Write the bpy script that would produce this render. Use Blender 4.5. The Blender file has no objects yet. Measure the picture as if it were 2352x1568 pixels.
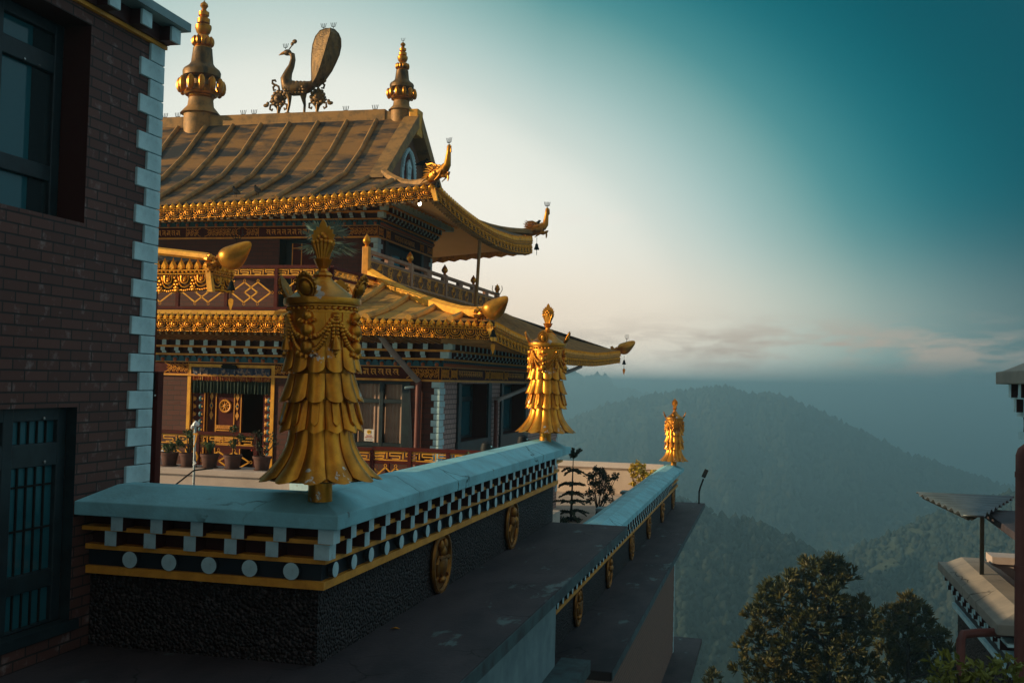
import bpy, math, random
import numpy as np
from mathutils import Vector, Matrix, noise
random.seed(7)
R = math.radians
PI = math.pi
scene = bpy.context.scene
COL = scene.collection

# ------------------------------------------------------------ camera
F_, P_, R_, A_ = 2462.0, .0360, .0243, .2395
def _cam():
    base = Matrix(((1,0,0),(0,0,-1),(0,1,0)))
    rx = Matrix(((1,0,0),(0,math.cos(P_),-math.sin(P_)),(0,math.sin(P_),math.cos(P_))))
    rz = Matrix(((math.cos(R_),-math.sin(R_),0),(math.sin(R_),math.cos(R_),0),(0,0,1)))
    yw = Matrix(((math.cos(A_),-math.sin(A_),0),(math.sin(A_),math.cos(A_),0),(0,0,1)))
    return yw @ base @ rx @ rz
CM = _cam()
cd = bpy.data.cameras.new('camera'); cam = bpy.data.objects.new('camera', cd); COL.objects.link(cam)
cam.matrix_world = CM.to_4x4()
cd.sensor_width = 36; cd.lens = F_/2352*36; cd.clip_start = .05; cd.clip_end = 40000
scene.camera = cam
def ray(x, y):                      # direction through a point of the 2352-wide survey drawing
    return CM @ Vector(((x-1176)/F_, -(y-784)/F_, -1))
def at(axis, val, x, y):            # that direction met with a plane x=, y= or z= val
    d = ray(x, y); return d*(val/d[axis])
def atf(axis, val, x, y): return at(axis, val, x/1.74150, y/1.74150)

# ------------------------------------------------------------ world and sun
SUN_AZ, SUN_EL = -109.0, 13.0
w = bpy.data.worlds.new("World"); scene.world = w; w.use_nodes = True
nt = w.node_tree; N = nt.nodes; L = nt.links; N.clear()
def nd(t, **k):
    n = N.new(t)
    for a, b in k.items(): setattr(n, a, b)
    return n
def mth(op, a, b=None, c=None, clamp=False):
    n = nd('ShaderNodeMath', operation=op); n.use_clamp = clamp
    for i, v in enumerate((a, b, c)):
        if v is None: continue
        if isinstance(v, (int, float)): n.inputs[i].default_value = v
        else: L.new(v, n.inputs[i])
    return n.outputs[0]
out = nd('ShaderNodeOutputWorld'); bg = nd('ShaderNodeBackground'); L.new(bg.outputs[0], out.inputs[0])
bg.inputs[1].default_value = .1
tc = nd('ShaderNodeTexCoord'); sx = nd('ShaderNodeSeparateXYZ'); L.new(tc.outputs['Generated'], sx.inputs[0])
az = mth('MULTIPLY', mth('ARCTAN2', sx.outputs[0], sx.outputs[1]), 180/PI)
el = mth('MULTIPLY', mth('ARCSINE', sx.outputs[2]), 180/PI)
ta = mth('DIVIDE', mth('ADD', az, 22.0), 36.0)
te = mth('DIVIDE', mth('SUBTRACT', el, 2.0), mth('ADD', 26.0, mth('MULTIPLY', mth('MAXIMUM', 0.0, mth('MINIMUM', 25.0, mth('SUBTRACT', -12.0, az))), .35)))
t = mth('SQRT', mth('ADD', mth('MULTIPLY', ta, ta), mth('MULTIPLY', te, te)))
ramp = nd('ShaderNodeValToRGB'); L.new(mth('DIVIDE', t, 5.0, clamp=True), ramp.inputs[0])
cr = ramp.color_ramp; cr.interpolation = 'B_SPLINE'
stops = [(0,(1.02,.98,.88)),(.35,(.94,.93,.83)),(.45,(.82,.85,.77)),(.5,(.68,.75,.69)),(.6,(.39,.57,.55)),(.69,(.20,.40,.39)),(.76,(.065,.28,.30)),(.87,(.004,.152,.188)),(1.0,(.001,.093,.122)),(1.2,(.001,.072,.098)),(1.6,(.05,.14,.18)),
         (2.2,(.42,.54,.58)),(3.3,(.27,.44,.48)),(4.2,(.30,.32,.31)),(5,(.145,.12,.10))]
cr.elements[0].position = 0; cr.elements[1].position = 1
for i, (p, c) in enumerate(stops):
    e = cr.elements[0] if i == 0 else (cr.elements[1] if i == len(stops)-1 else cr.elements.new(p/5))
for e, (p, c) in zip(sorted(cr.elements, key=lambda e: e.position), stops):
    e.position = p/5; e.color = (*c, 1)
# warm low band and the cloud bank above the far hills
def gauss(x, c, s):
    d = mth('DIVIDE', mth('SUBTRACT', x, c), s)
    return mth('POWER', 2.71828, mth('MULTIPLY', mth('MULTIPLY', d, d), -1.0))
band = mth('MULTIPLY', gauss(el, 3.0, 3.6), gauss(az, -16.0, 20.0))
mx = nd('ShaderNodeMix', data_type='RGBA'); L.new(mth('MULTIPLY', band, .85), mx.inputs[0])
L.new(ramp.outputs[0], mx.inputs[6]); mx.inputs[7].default_value = (.95,.79,.61,1)
mp = nd('ShaderNodeMapping'); mp.inputs['Scale'].default_value = (11,11,46); L.new(tc.outputs['Generated'], mp.inputs[0])
nz = nd('ShaderNodeTexNoise'); nz.inputs['Scale'].default_value = 1.6; nz.inputs['Detail'].default_value = 7; nz.inputs['Roughness'].default_value = .58
L.new(mp.outputs[0], nz.inputs[0])
cl = mth('MULTIPLY', mth('SUBTRACT', nz.outputs[0], .43), 5.5, clamp=True)
low = mth('MULTIPLY', mth('SUBTRACT', 1.0, mth('DIVIDE', el, 1.5, clamp=True), clamp=True), mth('DIVIDE', mth('ADD', az, 7.0), 13.0, clamp=True))
bank = mth('MULTIPLY', mth('MULTIPLY', cl, gauss(el, 2.0, 1.25)), gauss(az, 2.0, 13.0))
wisp = mth('MULTIPLY', mth('MULTIPLY', cl, gauss(el, 8.7, .35)), gauss(az, -9.8, 1.6))
mx2 = nd('ShaderNodeMix', data_type='RGBA'); L.new(mth('MULTIPLY', bank, .95), mx2.inputs[0])
mxw = nd('ShaderNodeMix', data_type='RGBA'); L.new(mth('MULTIPLY', wisp, .6), mxw.inputs[0]); L.new(mx.outputs[2], mxw.inputs[6]); mxw.inputs[7].default_value = (.90,.84,.75,1)
L.new(mxw.outputs[2], mx2.inputs[6]); mx2.inputs[7].default_value = (.52,.425,.345,1)
mxl = nd('ShaderNodeMix', data_type='RGBA'); L.new(mth('MULTIPLY', low, .85), mxl.inputs[0]); L.new(mx2.outputs[2], mxl.inputs[6]); mxl.inputs[7].default_value = (.10,.165,.18,1)
sky = nd('ShaderNodeTexSky', sky_type='NISHITA'); sky.sun_disc = False
sky.sun_elevation = R(SUN_EL); sky.sun_rotation = R(SUN_AZ % 360)
mul = nd('ShaderNodeVectorMath', operation='SCALE'); L.new(mxl.outputs[2], mul.inputs[0]); mul.inputs[3].default_value = 10.0
mx3 = nd('ShaderNodeMix', data_type='RGBA'); mx3.inputs[0].default_value = .015
L.new(mul.outputs[0], mx3.inputs[6]); L.new(sky.outputs[0], mx3.inputs[7])
L.new(mx3.outputs[2], bg.inputs[0])
sd = bpy.data.lights.new('sun', 'SUN'); sd.energy = 5.0; sd.angle = R(.6); sd.color = (1,.72,.42)
so = bpy.data.objects.new('sun', sd); COL.objects.link(so)
S_ = Vector((math.sin(R(SUN_AZ))*math.cos(R(SUN_EL)), math.cos(R(SUN_AZ))*math.cos(R(SUN_EL)), math.sin(R(SUN_EL))))
so.rotation_euler = S_.to_track_quat('Z','Y').to_euler(); so.location = (-20,0,20)
scene.view_settings.view_transform = 'Standard'; scene.view_settings.look = 'None'
scene.view_settings.exposure = 0; scene.view_settings.gamma = 1
scene.cycles.volume_bounces = 1; scene.cycles.max_bounces = 6

# ------------------------------------------------------------ materials
def mat(name, col, rough=.7, metal=0.0, col2=None, nscale=4.0, nlo=.4, nhi=.65, bump=0.0, bscale=40.0, spec=.4,
        col3=None, n3=1.5, lo3=.55, hi3=.7, stretch=None, bdist=.01, trans=0.0, ior=1.45, vor=False, crack=0.0):
    m = bpy.data.materials.new(name); m.use_nodes = True
    t = m.node_tree; b = t.nodes['Principled BSDF']; k = t.links
    b.inputs['Roughness'].default_value = rough; b.inputs['Metallic'].default_value = metal
    b.inputs['Specular IOR Level'].default_value = spec; b.inputs['Base Color'].default_value = (*col, 1)
    b.inputs['Transmission Weight'].default_value = trans; b.inputs['IOR'].default_value = ior
    tc = t.nodes.new('ShaderNodeTexCoord'); src = tc.outputs['Object']
    if stretch:
        mp = t.nodes.new('ShaderNodeMapping'); mp.inputs['Scale'].default_value = stretch
        k.new(src, mp.inputs[0]); src = mp.outputs[0]
    last = None
    def layer(c, sc, lo, hi, last):
        n = t.nodes.new('ShaderNodeTexNoise'); n.inputs['Scale'].default_value = sc; n.inputs['Detail'].default_value = 6; n.inputs['Roughness'].default_value = .62
        k.new(src, n.inputs['Vector'])
        mr = t.nodes.new('ShaderNodeMapRange'); mr.inputs[1].default_value = lo; mr.inputs[2].default_value = hi; k.new(n.outputs[0], mr.inputs[0])
        x = t.nodes.new('ShaderNodeMix'); x.data_type = 'RGBA'; k.new(mr.outputs[0], x.inputs[0])
        if last is None: x.inputs[6].default_value = (*col, 1)
        else: k.new(last, x.inputs[6])
        x.inputs[7].default_value = (*c, 1)
        return x.outputs[2]
    if col2: last = layer(col2, nscale, nlo, nhi, last)
    if col3: last = layer(col3, n3, lo3, hi3, last)
    if crack:                       # a few fine dark cracks
        n = t.nodes.new('ShaderNodeTexNoise'); n.inputs['Scale'].default_value = 5; n.inputs['Detail'].default_value = 4; k.new(tc.outputs['Object'], n.inputs['Vector'])
        mv = t.nodes.new('ShaderNodeMix'); mv.data_type = 'RGBA'; mv.inputs[0].default_value = .16; k.new(tc.outputs['Object'], mv.inputs[6]); k.new(n.outputs[1], mv.inputs[7])
        v = t.nodes.new('ShaderNodeTexVoronoi'); v.feature = 'DISTANCE_TO_EDGE'; v.inputs['Scale'].default_value = crack; k.new(mv.outputs[2], v.inputs['Vector'])
        n2 = t.nodes.new('ShaderNodeTexNoise'); n2.inputs['Scale'].default_value = 1.7; k.new(tc.outputs['Object'], n2.inputs['Vector'])
        m1 = t.nodes.new('ShaderNodeMapRange'); m1.inputs[1].default_value = .003*crack; m1.inputs[2].default_value = .0075*crack; m1.inputs[3].default_value = 1; m1.inputs[4].default_value = 0; k.new(v.outputs[0], m1.inputs[0])
        m2 = t.nodes.new('ShaderNodeMapRange'); m2.inputs[1].default_value = .5; m2.inputs[2].default_value = .58; k.new(n2.outputs[0], m2.inputs[0])
        mm = t.nodes.new('ShaderNodeMath'); mm.operation = 'MULTIPLY'; k.new(m1.outputs[0], mm.inputs[0]); k.new(m2.outputs[0], mm.inputs[1])
        x = t.nodes.new('ShaderNodeMix'); x.data_type = 'RGBA'; k.new(mm.outputs[0], x.inputs[0])
        if last is None: x.inputs[6].default_value = (*col,1)
        else: k.new(last, x.inputs[6])
        x.inputs[7].default_value = (col[0]*.25, col[1]*.25, col[2]*.25, 1); last = x.outputs[2]
    if last is not None: k.new(last, b.inputs['Base Color'])
    if bump:
        if vor:
            n = t.nodes.new('ShaderNodeTexVoronoi'); n.inputs['Scale'].default_value = bscale
        else:
            n = t.nodes.new('ShaderNodeTexNoise'); n.inputs['Scale'].default_value = bscale; n.inputs['Detail'].default_value = 4
        k.new(tc.outputs['Object'], n.inputs['Vector'])
        bp = t.nodes.new('ShaderNodeBump'); bp.inputs['Strength'].default_value = bump; bp.inputs['Distance'].default_value = bdist
        if vor: bp.invert = True
        k.new(n.outputs[0], bp.inputs['Height']); k.new(bp.outputs[0], b.inputs['Normal'])
    return m
def brick(name, c1, c2, mortar, bw, rh, ms=.007, patch=None, plo=.56, phi=.75, rough=.75, bump=.5):
    m = bpy.data.materials.new(name); m.use_nodes = True
    t = m.node_tree; b = t.nodes['Principled BSDF']; k = t.links
    tc = t.nodes.new('ShaderNodeTexCoord'); s = t.nodes.new('ShaderNodeSeparateXYZ'); k.new(tc.outputs['Object'], s.inputs[0])
    ad = t.nodes.new('ShaderNodeMath'); k.new(s.outputs[0], ad.inputs[0]); k.new(s.outputs[1], ad.inputs[1])
    cb = t.nodes.new('ShaderNodeCombineXYZ'); k.new(ad.outputs[0], cb.inputs[0]); k.new(s.outputs[2], cb.inputs[1])
    br = t.nodes.new('ShaderNodeTexBrick'); k.new(cb.outputs[0], br.inputs[0])
    br.inputs['Color1'].default_value = (*c1,1); br.inputs['Color2'].default_value = (*c2,1); br.inputs['Mortar'].default_value = (*mortar,1)
    br.inputs['Scale'].default_value = 1; br.inputs['Brick Width'].default_value = bw; br.inputs['Row Height'].default_value = rh
    br.inputs['Mortar Size'].default_value = ms; br.inputs['Mortar Smooth'].default_value = .2; br.inputs['Bias'].default_value = -.2
    n = t.nodes.new('ShaderNodeTexNoise'); n.inputs['Scale'].default_value = 9; n.inputs['Detail'].default_value = 7; n.inputs['Roughness'].default_value = .65; k.new(tc.outputs['Object'], n.inputs['Vector'])
    last = br.outputs[0]
    if patch:
        mr = t.nodes.new('ShaderNodeMapRange'); mr.inputs[1].default_value = plo; mr.inputs[2].default_value = phi; k.new(n.outputs[0], mr.inputs[0])
        iv = t.nodes.new('ShaderNodeMath'); iv.operation = 'SUBTRACT'; iv.inputs[0].default_value = 1; k.new(br.outputs[1], iv.inputs[1])
        mm = t.nodes.new('ShaderNodeMath'); mm.operation = 'MULTIPLY'; k.new(mr.outputs[0], mm.inputs[0]); k.new(iv.outputs[0], mm.inputs[1])
        x = t.nodes.new('ShaderNodeMix'); x.data_type = 'RGBA'; k.new(mm.outputs[0], x.inputs[0]); k.new(last, x.inputs[6]); x.inputs[7].default_value = (*patch,1); last = x.outputs[2]
    k.new(last, b.inputs['Base Color']); b.inputs['Roughness'].default_value = rough
    bp = t.nodes.new('ShaderNodeBump'); bp.inputs['Strength'].default_value = bump; bp.inputs['Distance'].default_value = .006; bp.invert = True
    k.new(br.outputs[1], bp.inputs['Height']); k.new(bp.outputs[0], b.inputs['Normal'])
    return m
GOLD = mat('gold_paint', (.80,.325,.032), .36, .80, col2=(.34,.13,.015), nscale=4, nlo=.43, nhi=.68, bump=.4, bscale=20, bdist=.006, col3=(.55,.50,.44), n3=4.2, lo3=.625, hi3=.64)
GOLDB = mat('smooth_gold', (.72,.30,.03), .36, .78, col2=(.40,.16,.02), nscale=5, nlo=.45, nhi=.7, bump=.2, bscale=50, bdist=.004)
GOLDA = mat('aged_gold', (.55,.22,.02), .40, .75, col2=(.13,.055,.010), nscale=5, nlo=.48, nhi=.7, bump=.3, bscale=40, bdist=.006)
GOLDE = mat('carved_gold', (.86,.36,.022), .38, .55, col2=(.42,.15,.010), nscale=14, nlo=.48, nhi=.72, bump=.35, bscale=80, bdist=.008)
BRONZE = mat('bronze', (.38,.165,.03), .45, .7, col2=(.12,.05,.012), nscale=9, nlo=.42, nhi=.68, bump=.2)
SPIREG = mat('weathered_backlit_gold', (.17,.092,.028), .5, .55, col2=(.04,.026,.014), nscale=4, nlo=.45, nhi=.65, bump=.3, bscale=30, stretch=(2,2,.8))  # base darkened to stand in for backlit shade; blotches are weathering
OCHRE = mat('ochre_paint', (.80,.36,.045), .5, .0, col2=(.60,.25,.03), nscale=8)
OCHREH = mat('yellow_fascia_paint', (.85,.42,.04), .5, .2, col2=(.62,.27,.03), nscale=9)
ROOF = mat('stained_roof_paint', (.25,.128,.036), .62, .12, col2=(.030,.029,.027), nscale=1.15, nlo=.41, nhi=.55, bump=.35, bscale=14, col3=(.36,.175,.043), n3=3.0, lo3=.58, hi3=.75, stretch=(.7,2.3,2.3))
ROOFG = mat('golden_roof_paint', (.58,.30,.055), .55, .2, col2=(.20,.11,.03), nscale=2.2, nlo=.50, nhi=.68, bump=.3, bscale=16)
ROOFR = mat('roof_rib_paint', (.36,.19,.055), .6, .15, col2=(.12,.08,.035), nscale=5, nlo=.45, nhi=.7, bump=.2)
BRICKL = brick('brown_brick', (.085,.033,.027), (.125,.050,.039), (.018,.013,.013), .2, .0622, .006, (.34,.28,.27), .565, .84)
BRICKM = brick('red_brick', (.075,.016,.009), (.10,.024,.013), (.03,.015,.012), .22, .075, .005)
BRICKP = brick('pale_brick', (.36,.24,.22), (.42,.28,.25), (.11,.07,.065), .13, .072, .008)
BRICKD = brick('small_brick', (.15,.070,.048), (.19,.088,.060), (.21,.15,.12), .16, .075, .010)
WHITE = mat('shade_tinted_white_paint', (.52,.75,.80), .7, col2=(.38,.58,.63), nscale=6, bump=.15, bscale=60, col3=(.30,.36,.37), n3=11, lo3=.63, hi3=.74)  # white paint with the teal of the shade put into its colour
COPE = mat('weathered_coping', (.26,.61,.70), .75, col2=(.20,.42,.48), nscale=3.0, nlo=.42, nhi=.70, bump=.35, bscale=35, col3=(.12,.14,.15), n3=8, lo3=.68, hi3=.74, crack=1.6)  # teal shade tint put into the base colour; spots and cracks are wear
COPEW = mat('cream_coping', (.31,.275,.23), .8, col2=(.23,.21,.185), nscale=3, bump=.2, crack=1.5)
CARVP = mat('carved_panel', (.26,.11,.04), .7, col2=(.09,.035,.018), nscale=22, nlo=.42, nhi=.58, bump=.8, bscale=50)
BACKG = mat('dark_bronze', (.075,.032,.010), .6, .3)
REFLPANE = mat('pale_reflection_glass', (.36,.48,.52), .25, .0)  # bright sky reflection painted as the pane's own pale colour
PLASTL = mat('sunlit_plaster', (.68,.57,.48), .8, col2=(.54,.44,.37), nscale=1.2, nlo=.45, nhi=.7)  # brighter copy of the cream plaster, sunlight put into its colour
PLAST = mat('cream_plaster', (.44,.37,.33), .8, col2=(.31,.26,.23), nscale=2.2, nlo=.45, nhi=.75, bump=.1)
MAROON = mat('maroon_paint', (.085,.014,.010), .6, spec=.15, col2=(.06,.010,.008), nscale=8)
DKMAR = mat('dark_maroon_paint', (.045,.012,.012), .6)
BLACKB = mat('dark_blue_paint', (.012,.022,.032), .5)
TEAL = mat('teal_paint', (.015,.10,.14), .5)
SALMON = mat('salmon_paint', (.42,.14,.06), .6)
PEBBLE = mat('pebble_dash', (.028,.023,.025), .6, col2=(.12,.095,.095), nscale=40, nlo=.50, nhi=.72, bump=1.0, bscale=46, bdist=.05, vor=True)
SLAB = mat('stained_concrete_slab', (.058,.048,.056), .75, col2=(.033,.029,.036), nscale=1.6, nlo=.4, nhi=.62, bump=.3, bscale=30, col3=(.10,.15,.155), n3=2.3, lo3=.62, hi3=.68, crack=1.9, stretch=(1.6,.7,1))
SLABE = mat('slab_edge_paint', (.07,.13,.145), .7, col2=(.05,.06,.07), nscale=6)
WALLB = mat('blue_grey_plaster', (.22,.34,.37), .8, col2=(.15,.24,.27), nscale=3, bump=.1)
FRAME = mat('dark_teal_frame', (.018,.035,.042), .45, col2=(.012,.022,.028), nscale=9)
REVEAL = mat('dark_red_reveal', (.055,.015,.013), .7)
GLASS = mat('window_glass', (.018,.10,.125), .05, .0, spec=.5, ior=1.5, bump=.05, bscale=3)  # teal of the reflected sky is put into the base colour
GLASSB = mat('dark_window_glass', (.02,.035,.04), .05, .0, spec=.8, ior=1.6)
CURT = mat('beige_curtain', (.38,.26,.19), .8, col2=(.30,.20,.15), nscale=5)
CLOTHG = mat('dark_green_cloth', (.012,.028,.020), .9)
CLOTHR = mat('red_gold_brocade', (.30,.05,.02), .7, col2=(.55,.25,.05), nscale=24, nlo=.48, nhi=.56)
CLOTHB = mat('blue_brocade', (.03,.05,.10), .7, col2=(.28,.20,.16), nscale=14, nlo=.53, nhi=.6)
TERRA = mat('dark_terracotta', (.10,.045,.035), .8, col2=(.06,.03,.025), nscale=7)
STEEL = mat('bare_steel', (.55,.55,.55), .3, .9)
PLWRAP = mat('white_plastic_wrap', (.8,.82,.84), .35, bump=.5, bscale=40)
PIPEG = mat('grey_pipe_paint', (.34,.30,.28), .6, col2=(.26,.23,.21), nscale=6)
PIPEM = mat('maroon_pipe_paint', (.15,.045,.035), .5, col2=(.10,.03,.025), nscale=5)
IRON = mat('dark_iron', (.016,.018,.018), .9, .0, spec=.05)
BIRD = mat('dark_feathers', (.010,.011,.013), .9, spec=.1)
PAINTB = mat('black_gloss_paint', (.012,.015,.018), .6, spec=.2)
SOFFIT = mat('cream_soffit', (.86,.50,.20), .7, col2=(.80,.46,.18), nscale=2)
STONEB = mat('balustrade_stone', (.46,.27,.18), .8, col2=(.32,.18,.12), nscale=4)
GABLE = mat('gable_plaster', (.22,.11,.065), .8)
FLOOR = mat('terrace_paving', (.50,.42,.35), .8, col2=(.38,.32,.27), nscale=3, bump=.1)
LEAFD = mat('dark_leaf', (.018,.035,.018), .6, col2=(.035,.055,.02), nscale=3)
LEAFY = mat('yellow_leaf', (.62,.42,.03), .6, col2=(.40,.32,.03), nscale=6)
LEAFP = mat('palm_leaf', (.17,.26,.22), .45, col2=(.10,.17,.15), nscale=4)
LEAFG = mat('green_leaf', (.05,.085,.025), .6, col2=(.025,.045,.018), nscale=5)
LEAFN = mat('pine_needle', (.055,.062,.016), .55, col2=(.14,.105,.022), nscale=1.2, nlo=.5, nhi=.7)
LEAFH = mat('yellow_green_leaf', (.16,.16,.02), .6, col2=(.09,.11,.02), nscale=9)  # plain yellow-green leaf colour of the near shoots
BARK = mat('bark', (.035,.027,.021), .9, bump=.5, bscale=30)
FOREST = mat('forest_canopy', (.022,.034,.024), .9, col2=(.055,.055,.032), nscale=.02, nlo=.5, nhi=.7)
HILLM = mat('hill_ground', (.05,.06,.032), .95, col2=(.11,.095,.055), nscale=.008, nlo=.55, nhi=.72)
SIGNW = mat('white_card', (.75,.74,.70), .6)
YEL = mat('yellow_print', (.75,.45,.03), .6)
REDP = mat('red_print', (.45,.05,.03), .6)
INKB = mat('blue_ink', (.02,.04,.12), .6)
RIBBON = mat('orange_ribbon', (.75,.33,.03), .7)
def emis(name, col, s):
    m = bpy.data.materials.new(name); m.use_nodes = True; b = m.node_tree.nodes['Principled BSDF']
    b.inputs['Emission Color'].default_value = (*col,1); b.inputs['Emission Strength'].default_value = s; b.inputs['Base Color'].default_value = (.8,.8,.8,1)
    return m
LAMPM = emis('lit_bulb', (1,.93,.7), 6)

# ------------------------------------------------------------ mesh builder
class MB:
    def __init__(s): s.v = []; s.f = []
    def add(s, vs, fs):
        o = len(s.v); s.v += [tuple(p) for p in vs]; s.f += [tuple(i+o for i in f) for f in fs]; return s
    def box(s, x0,x1,y0,y1,z0,z1):
        return s.add([(x0,y0,z0),(x1,y0,z0),(x1,y1,z0),(x0,y1,z0),(x0,y0,z1),(x1,y0,z1),(x1,y1,z1),(x0,y1,z1)],
                     [(0,3,2,1),(4,5,6,7),(0,1,5,4),(1,2,6,5),(2,3,7,6),(3,0,4,7)])
    def hexa(s, b, t):              # 4 bottom and 4 top points
        return s.add(list(b)+list(t), [(0,3,2,1),(4,5,6,7),(0,1,5,4),(1,2,6,5),(2,3,7,6),(3,0,4,7)])
    def poly(s, pts): return s.add(pts, [tuple(range(len(pts)))])
    def grid(s, rows, close=False):
        n = len(rows[0]); vs = [p for r in rows for p in r]; fs = []
        for i in range(len(rows)-1):
            for j in range(n if close else n-1):
                a = i*n+j; b = i*n+(j+1) % n; fs.append((a, b, b+n, a+n))
        return s.add(vs, fs)
    def prism(s, pts, d):           # polygon extruded by vector d
        n = len(pts); d = Vector(d); q = [Vector(p) for p in pts]
        vs = q+[p+d for p in q]
        return s.add(vs, [tuple(range(n-1,-1,-1)), tuple(range(n,2*n))]+[(i,(i+1)%n,(i+1)%n+n,i+n) for i in range(n)])
    def tube(s, pts, r, n=8, flat=1.0, up=None):
        pts = [Vector(p) for p in pts]; m = len(pts)
        rs = r if isinstance(r, (list, tuple)) else [r]*m
        rows = []; u = None
        for i, p in enumerate(pts):
            d = (pts[min(i+1,m-1)]-pts[max(i-1,0)]).normalized()
            if u is None:
                u = Vector(up) if up else (Vector((0,0,1)) if abs(d.z) < .9 else Vector((1,0,0)))
            u = (u-d*u.dot(d)).normalized(); v = d.cross(u)
            rows.append([p+(u*math.cos(2*PI*k/n)+v*math.sin(2*PI*k/n)*flat)*rs[i] for k in range(n)])
        o = len(s.v); s.grid(rows, True)
        s.f.append(tuple(range(o+n-1, o-1, -1))); e = o+(m-1)*n; s.f.append(tuple(range(e, e+n)))
        return s
    def lathe(s, prof, c=(0,0,0), n=24, fn=None):
        rows = []
        for r, z in prof:
            row = []
            for k in range(n):
                a = 2*PI*k/n; rr = r*(fn(a, z) if fn else 1)
                row.append((c[0]+rr*math.cos(a), c[1]+rr*math.sin(a), c[2]+z))
            rows.append(row)
        o = len(s.v); s.grid(rows, True)
        s.f.append(tuple(range(o+n-1, o-1, -1))); e = o+(len(prof)-1)*n; s.f.append(tuple(range(e, e+n)))
        return s
    def ball(s, c, r, n=8, m=5):
        rx, ry, rz = r if isinstance(r, (tuple, list)) else (r, r, r)
        rows = []
        for i in range(1, m):
            a = PI*i/m; rows.append([(c[0]+rx*math.sin(a)*math.cos(2*PI*k/n), c[1]+ry*math.sin(a)*math.sin(2*PI*k/n), c[2]-rz*math.cos(a)) for k in range(n)])
        o = len(s.v); s.grid(rows, True)
        s.v += [(c[0],c[1],c[2]-rz),(c[0],c[1],c[2]+rz)]; b = len(s.v)-2; e = o+(m-2)*n
        for k in range(n):
            s.f.append((b, o+(k+1)%n, o+k)); s.f.append((b+1, e+k, e+(k+1)%n))
        return s
    def xf(s, M, start=0):
        s.v[start:] = [tuple(M @ Vector(p)) for p in s.v[start:]]; return s
    def merge(s, o, M=None):
        return s.add([M @ Vector(p) for p in o.v] if M else o.v, o.f)
ORG = {}
def tag(o, label=None, cat=None, group=None, kind=None):
    if label: o['label'] = label
    if cat: o['category'] = cat
    if group: o['group'] = group
    if kind: o['kind'] = kind
    return o
def thing(name, loc, label, cat, group=None, rz=0):
    o = bpy.data.objects.new(name, None); COL.objects.link(o); o.location = loc; o.rotation_euler = (0,0,rz); o.empty_display_size = .1
    ORG[o.name] = Vector(loc); return tag(o, label, cat, group)
def build(mb, name, m, parent=None, smooth=False, org=None, ang=40, bevel=0):
    g = Vector(org) if org is not None else (ORG[parent.name] if parent else Vector((0,0,0)))
    me = bpy.data.meshes.new(name)
    me.from_pydata([(p[0]-g.x, p[1]-g.y, p[2]-g.z) for p in mb.v], [], mb.f)
    for q in (m if isinstance(m, (list, tuple)) else [m]): me.materials.append(q)
    if smooth:
        me.shade_smooth(); me.set_sharp_from_angle(angle=R(ang))
    o = bpy.data.objects.new(name, me); COL.objects.link(o); ORG[o.name] = g
    if parent:
        o.parent = parent; o.location = g-ORG[parent.name]
    else: o.location = g
    if bevel:
        b = o.modifiers.new('bevel', 'BEVEL'); b.width = bevel; b.segments = 2; b.limit_method = 'ANGLE'
    return o
def faces(o, test):                  # second material on the faces that fail the test
    for p in o.data.polygons: p.material_index = 0 if test(p.normal) else 1
    return o
def dup(o, parent, loc):            # one more child sharing its mesh; loc is a world point for its origin
    c = o.copy(); COL.objects.link(c); c.parent = parent; c.location = Vector(loc)-ORG[parent.name]; ORG[c.name] = Vector(loc); return c
def tree_copy(o, loc, rz=0, parent=None, label=None, scale=None):
    c = o.copy(); COL.objects.link(c); c.parent = parent
    if parent is None:
        c.location = loc; c.rotation_euler = (0,0,rz)
        if label: c['label'] = label
        if scale: c.scale = (scale,)*3
    for ch in o.children: tree_copy(ch, None, 0, c)
    return c
def wallgrid(mb, O, U, V, w, h, holes, depth):   # wall face with real openings; depth vector goes into the wall
    O, U, V, D = Vector(O), Vector(U), Vector(V), Vector(depth)
    us = sorted({0, w, *[q for a in holes for q in a[:2]]}); vs = sorted({0, h, *[q for a in holes for q in a[2:]]})
    for i in range(len(us)-1):
        for j in range(len(vs)-1):
            cu, cv = (us[i]+us[i+1])/2, (vs[j]+vs[j+1])/2
            if any(a[0] < cu < a[1] and a[2] < cv < a[3] for a in holes): continue
            mb.poly([O+U*us[i]+V*vs[j], O+U*us[i+1]+V*vs[j], O+U*us[i+1]+V*vs[j+1], O+U*us[i]+V*vs[j+1]])
def reveal(mb, O, U, V, a, depth):
    O, U, V, D = Vector(O), Vector(U), Vector(V), Vector(depth)
    c = [O+U*a[0]+V*a[2], O+U*a[1]+V*a[2], O+U*a[1]+V*a[3], O+U*a[0]+V*a[3]]
    for i in range(4): mb.poly([c[i], c[(i+1)%4], c[(i+1)%4]+D, c[i]+D])
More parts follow.
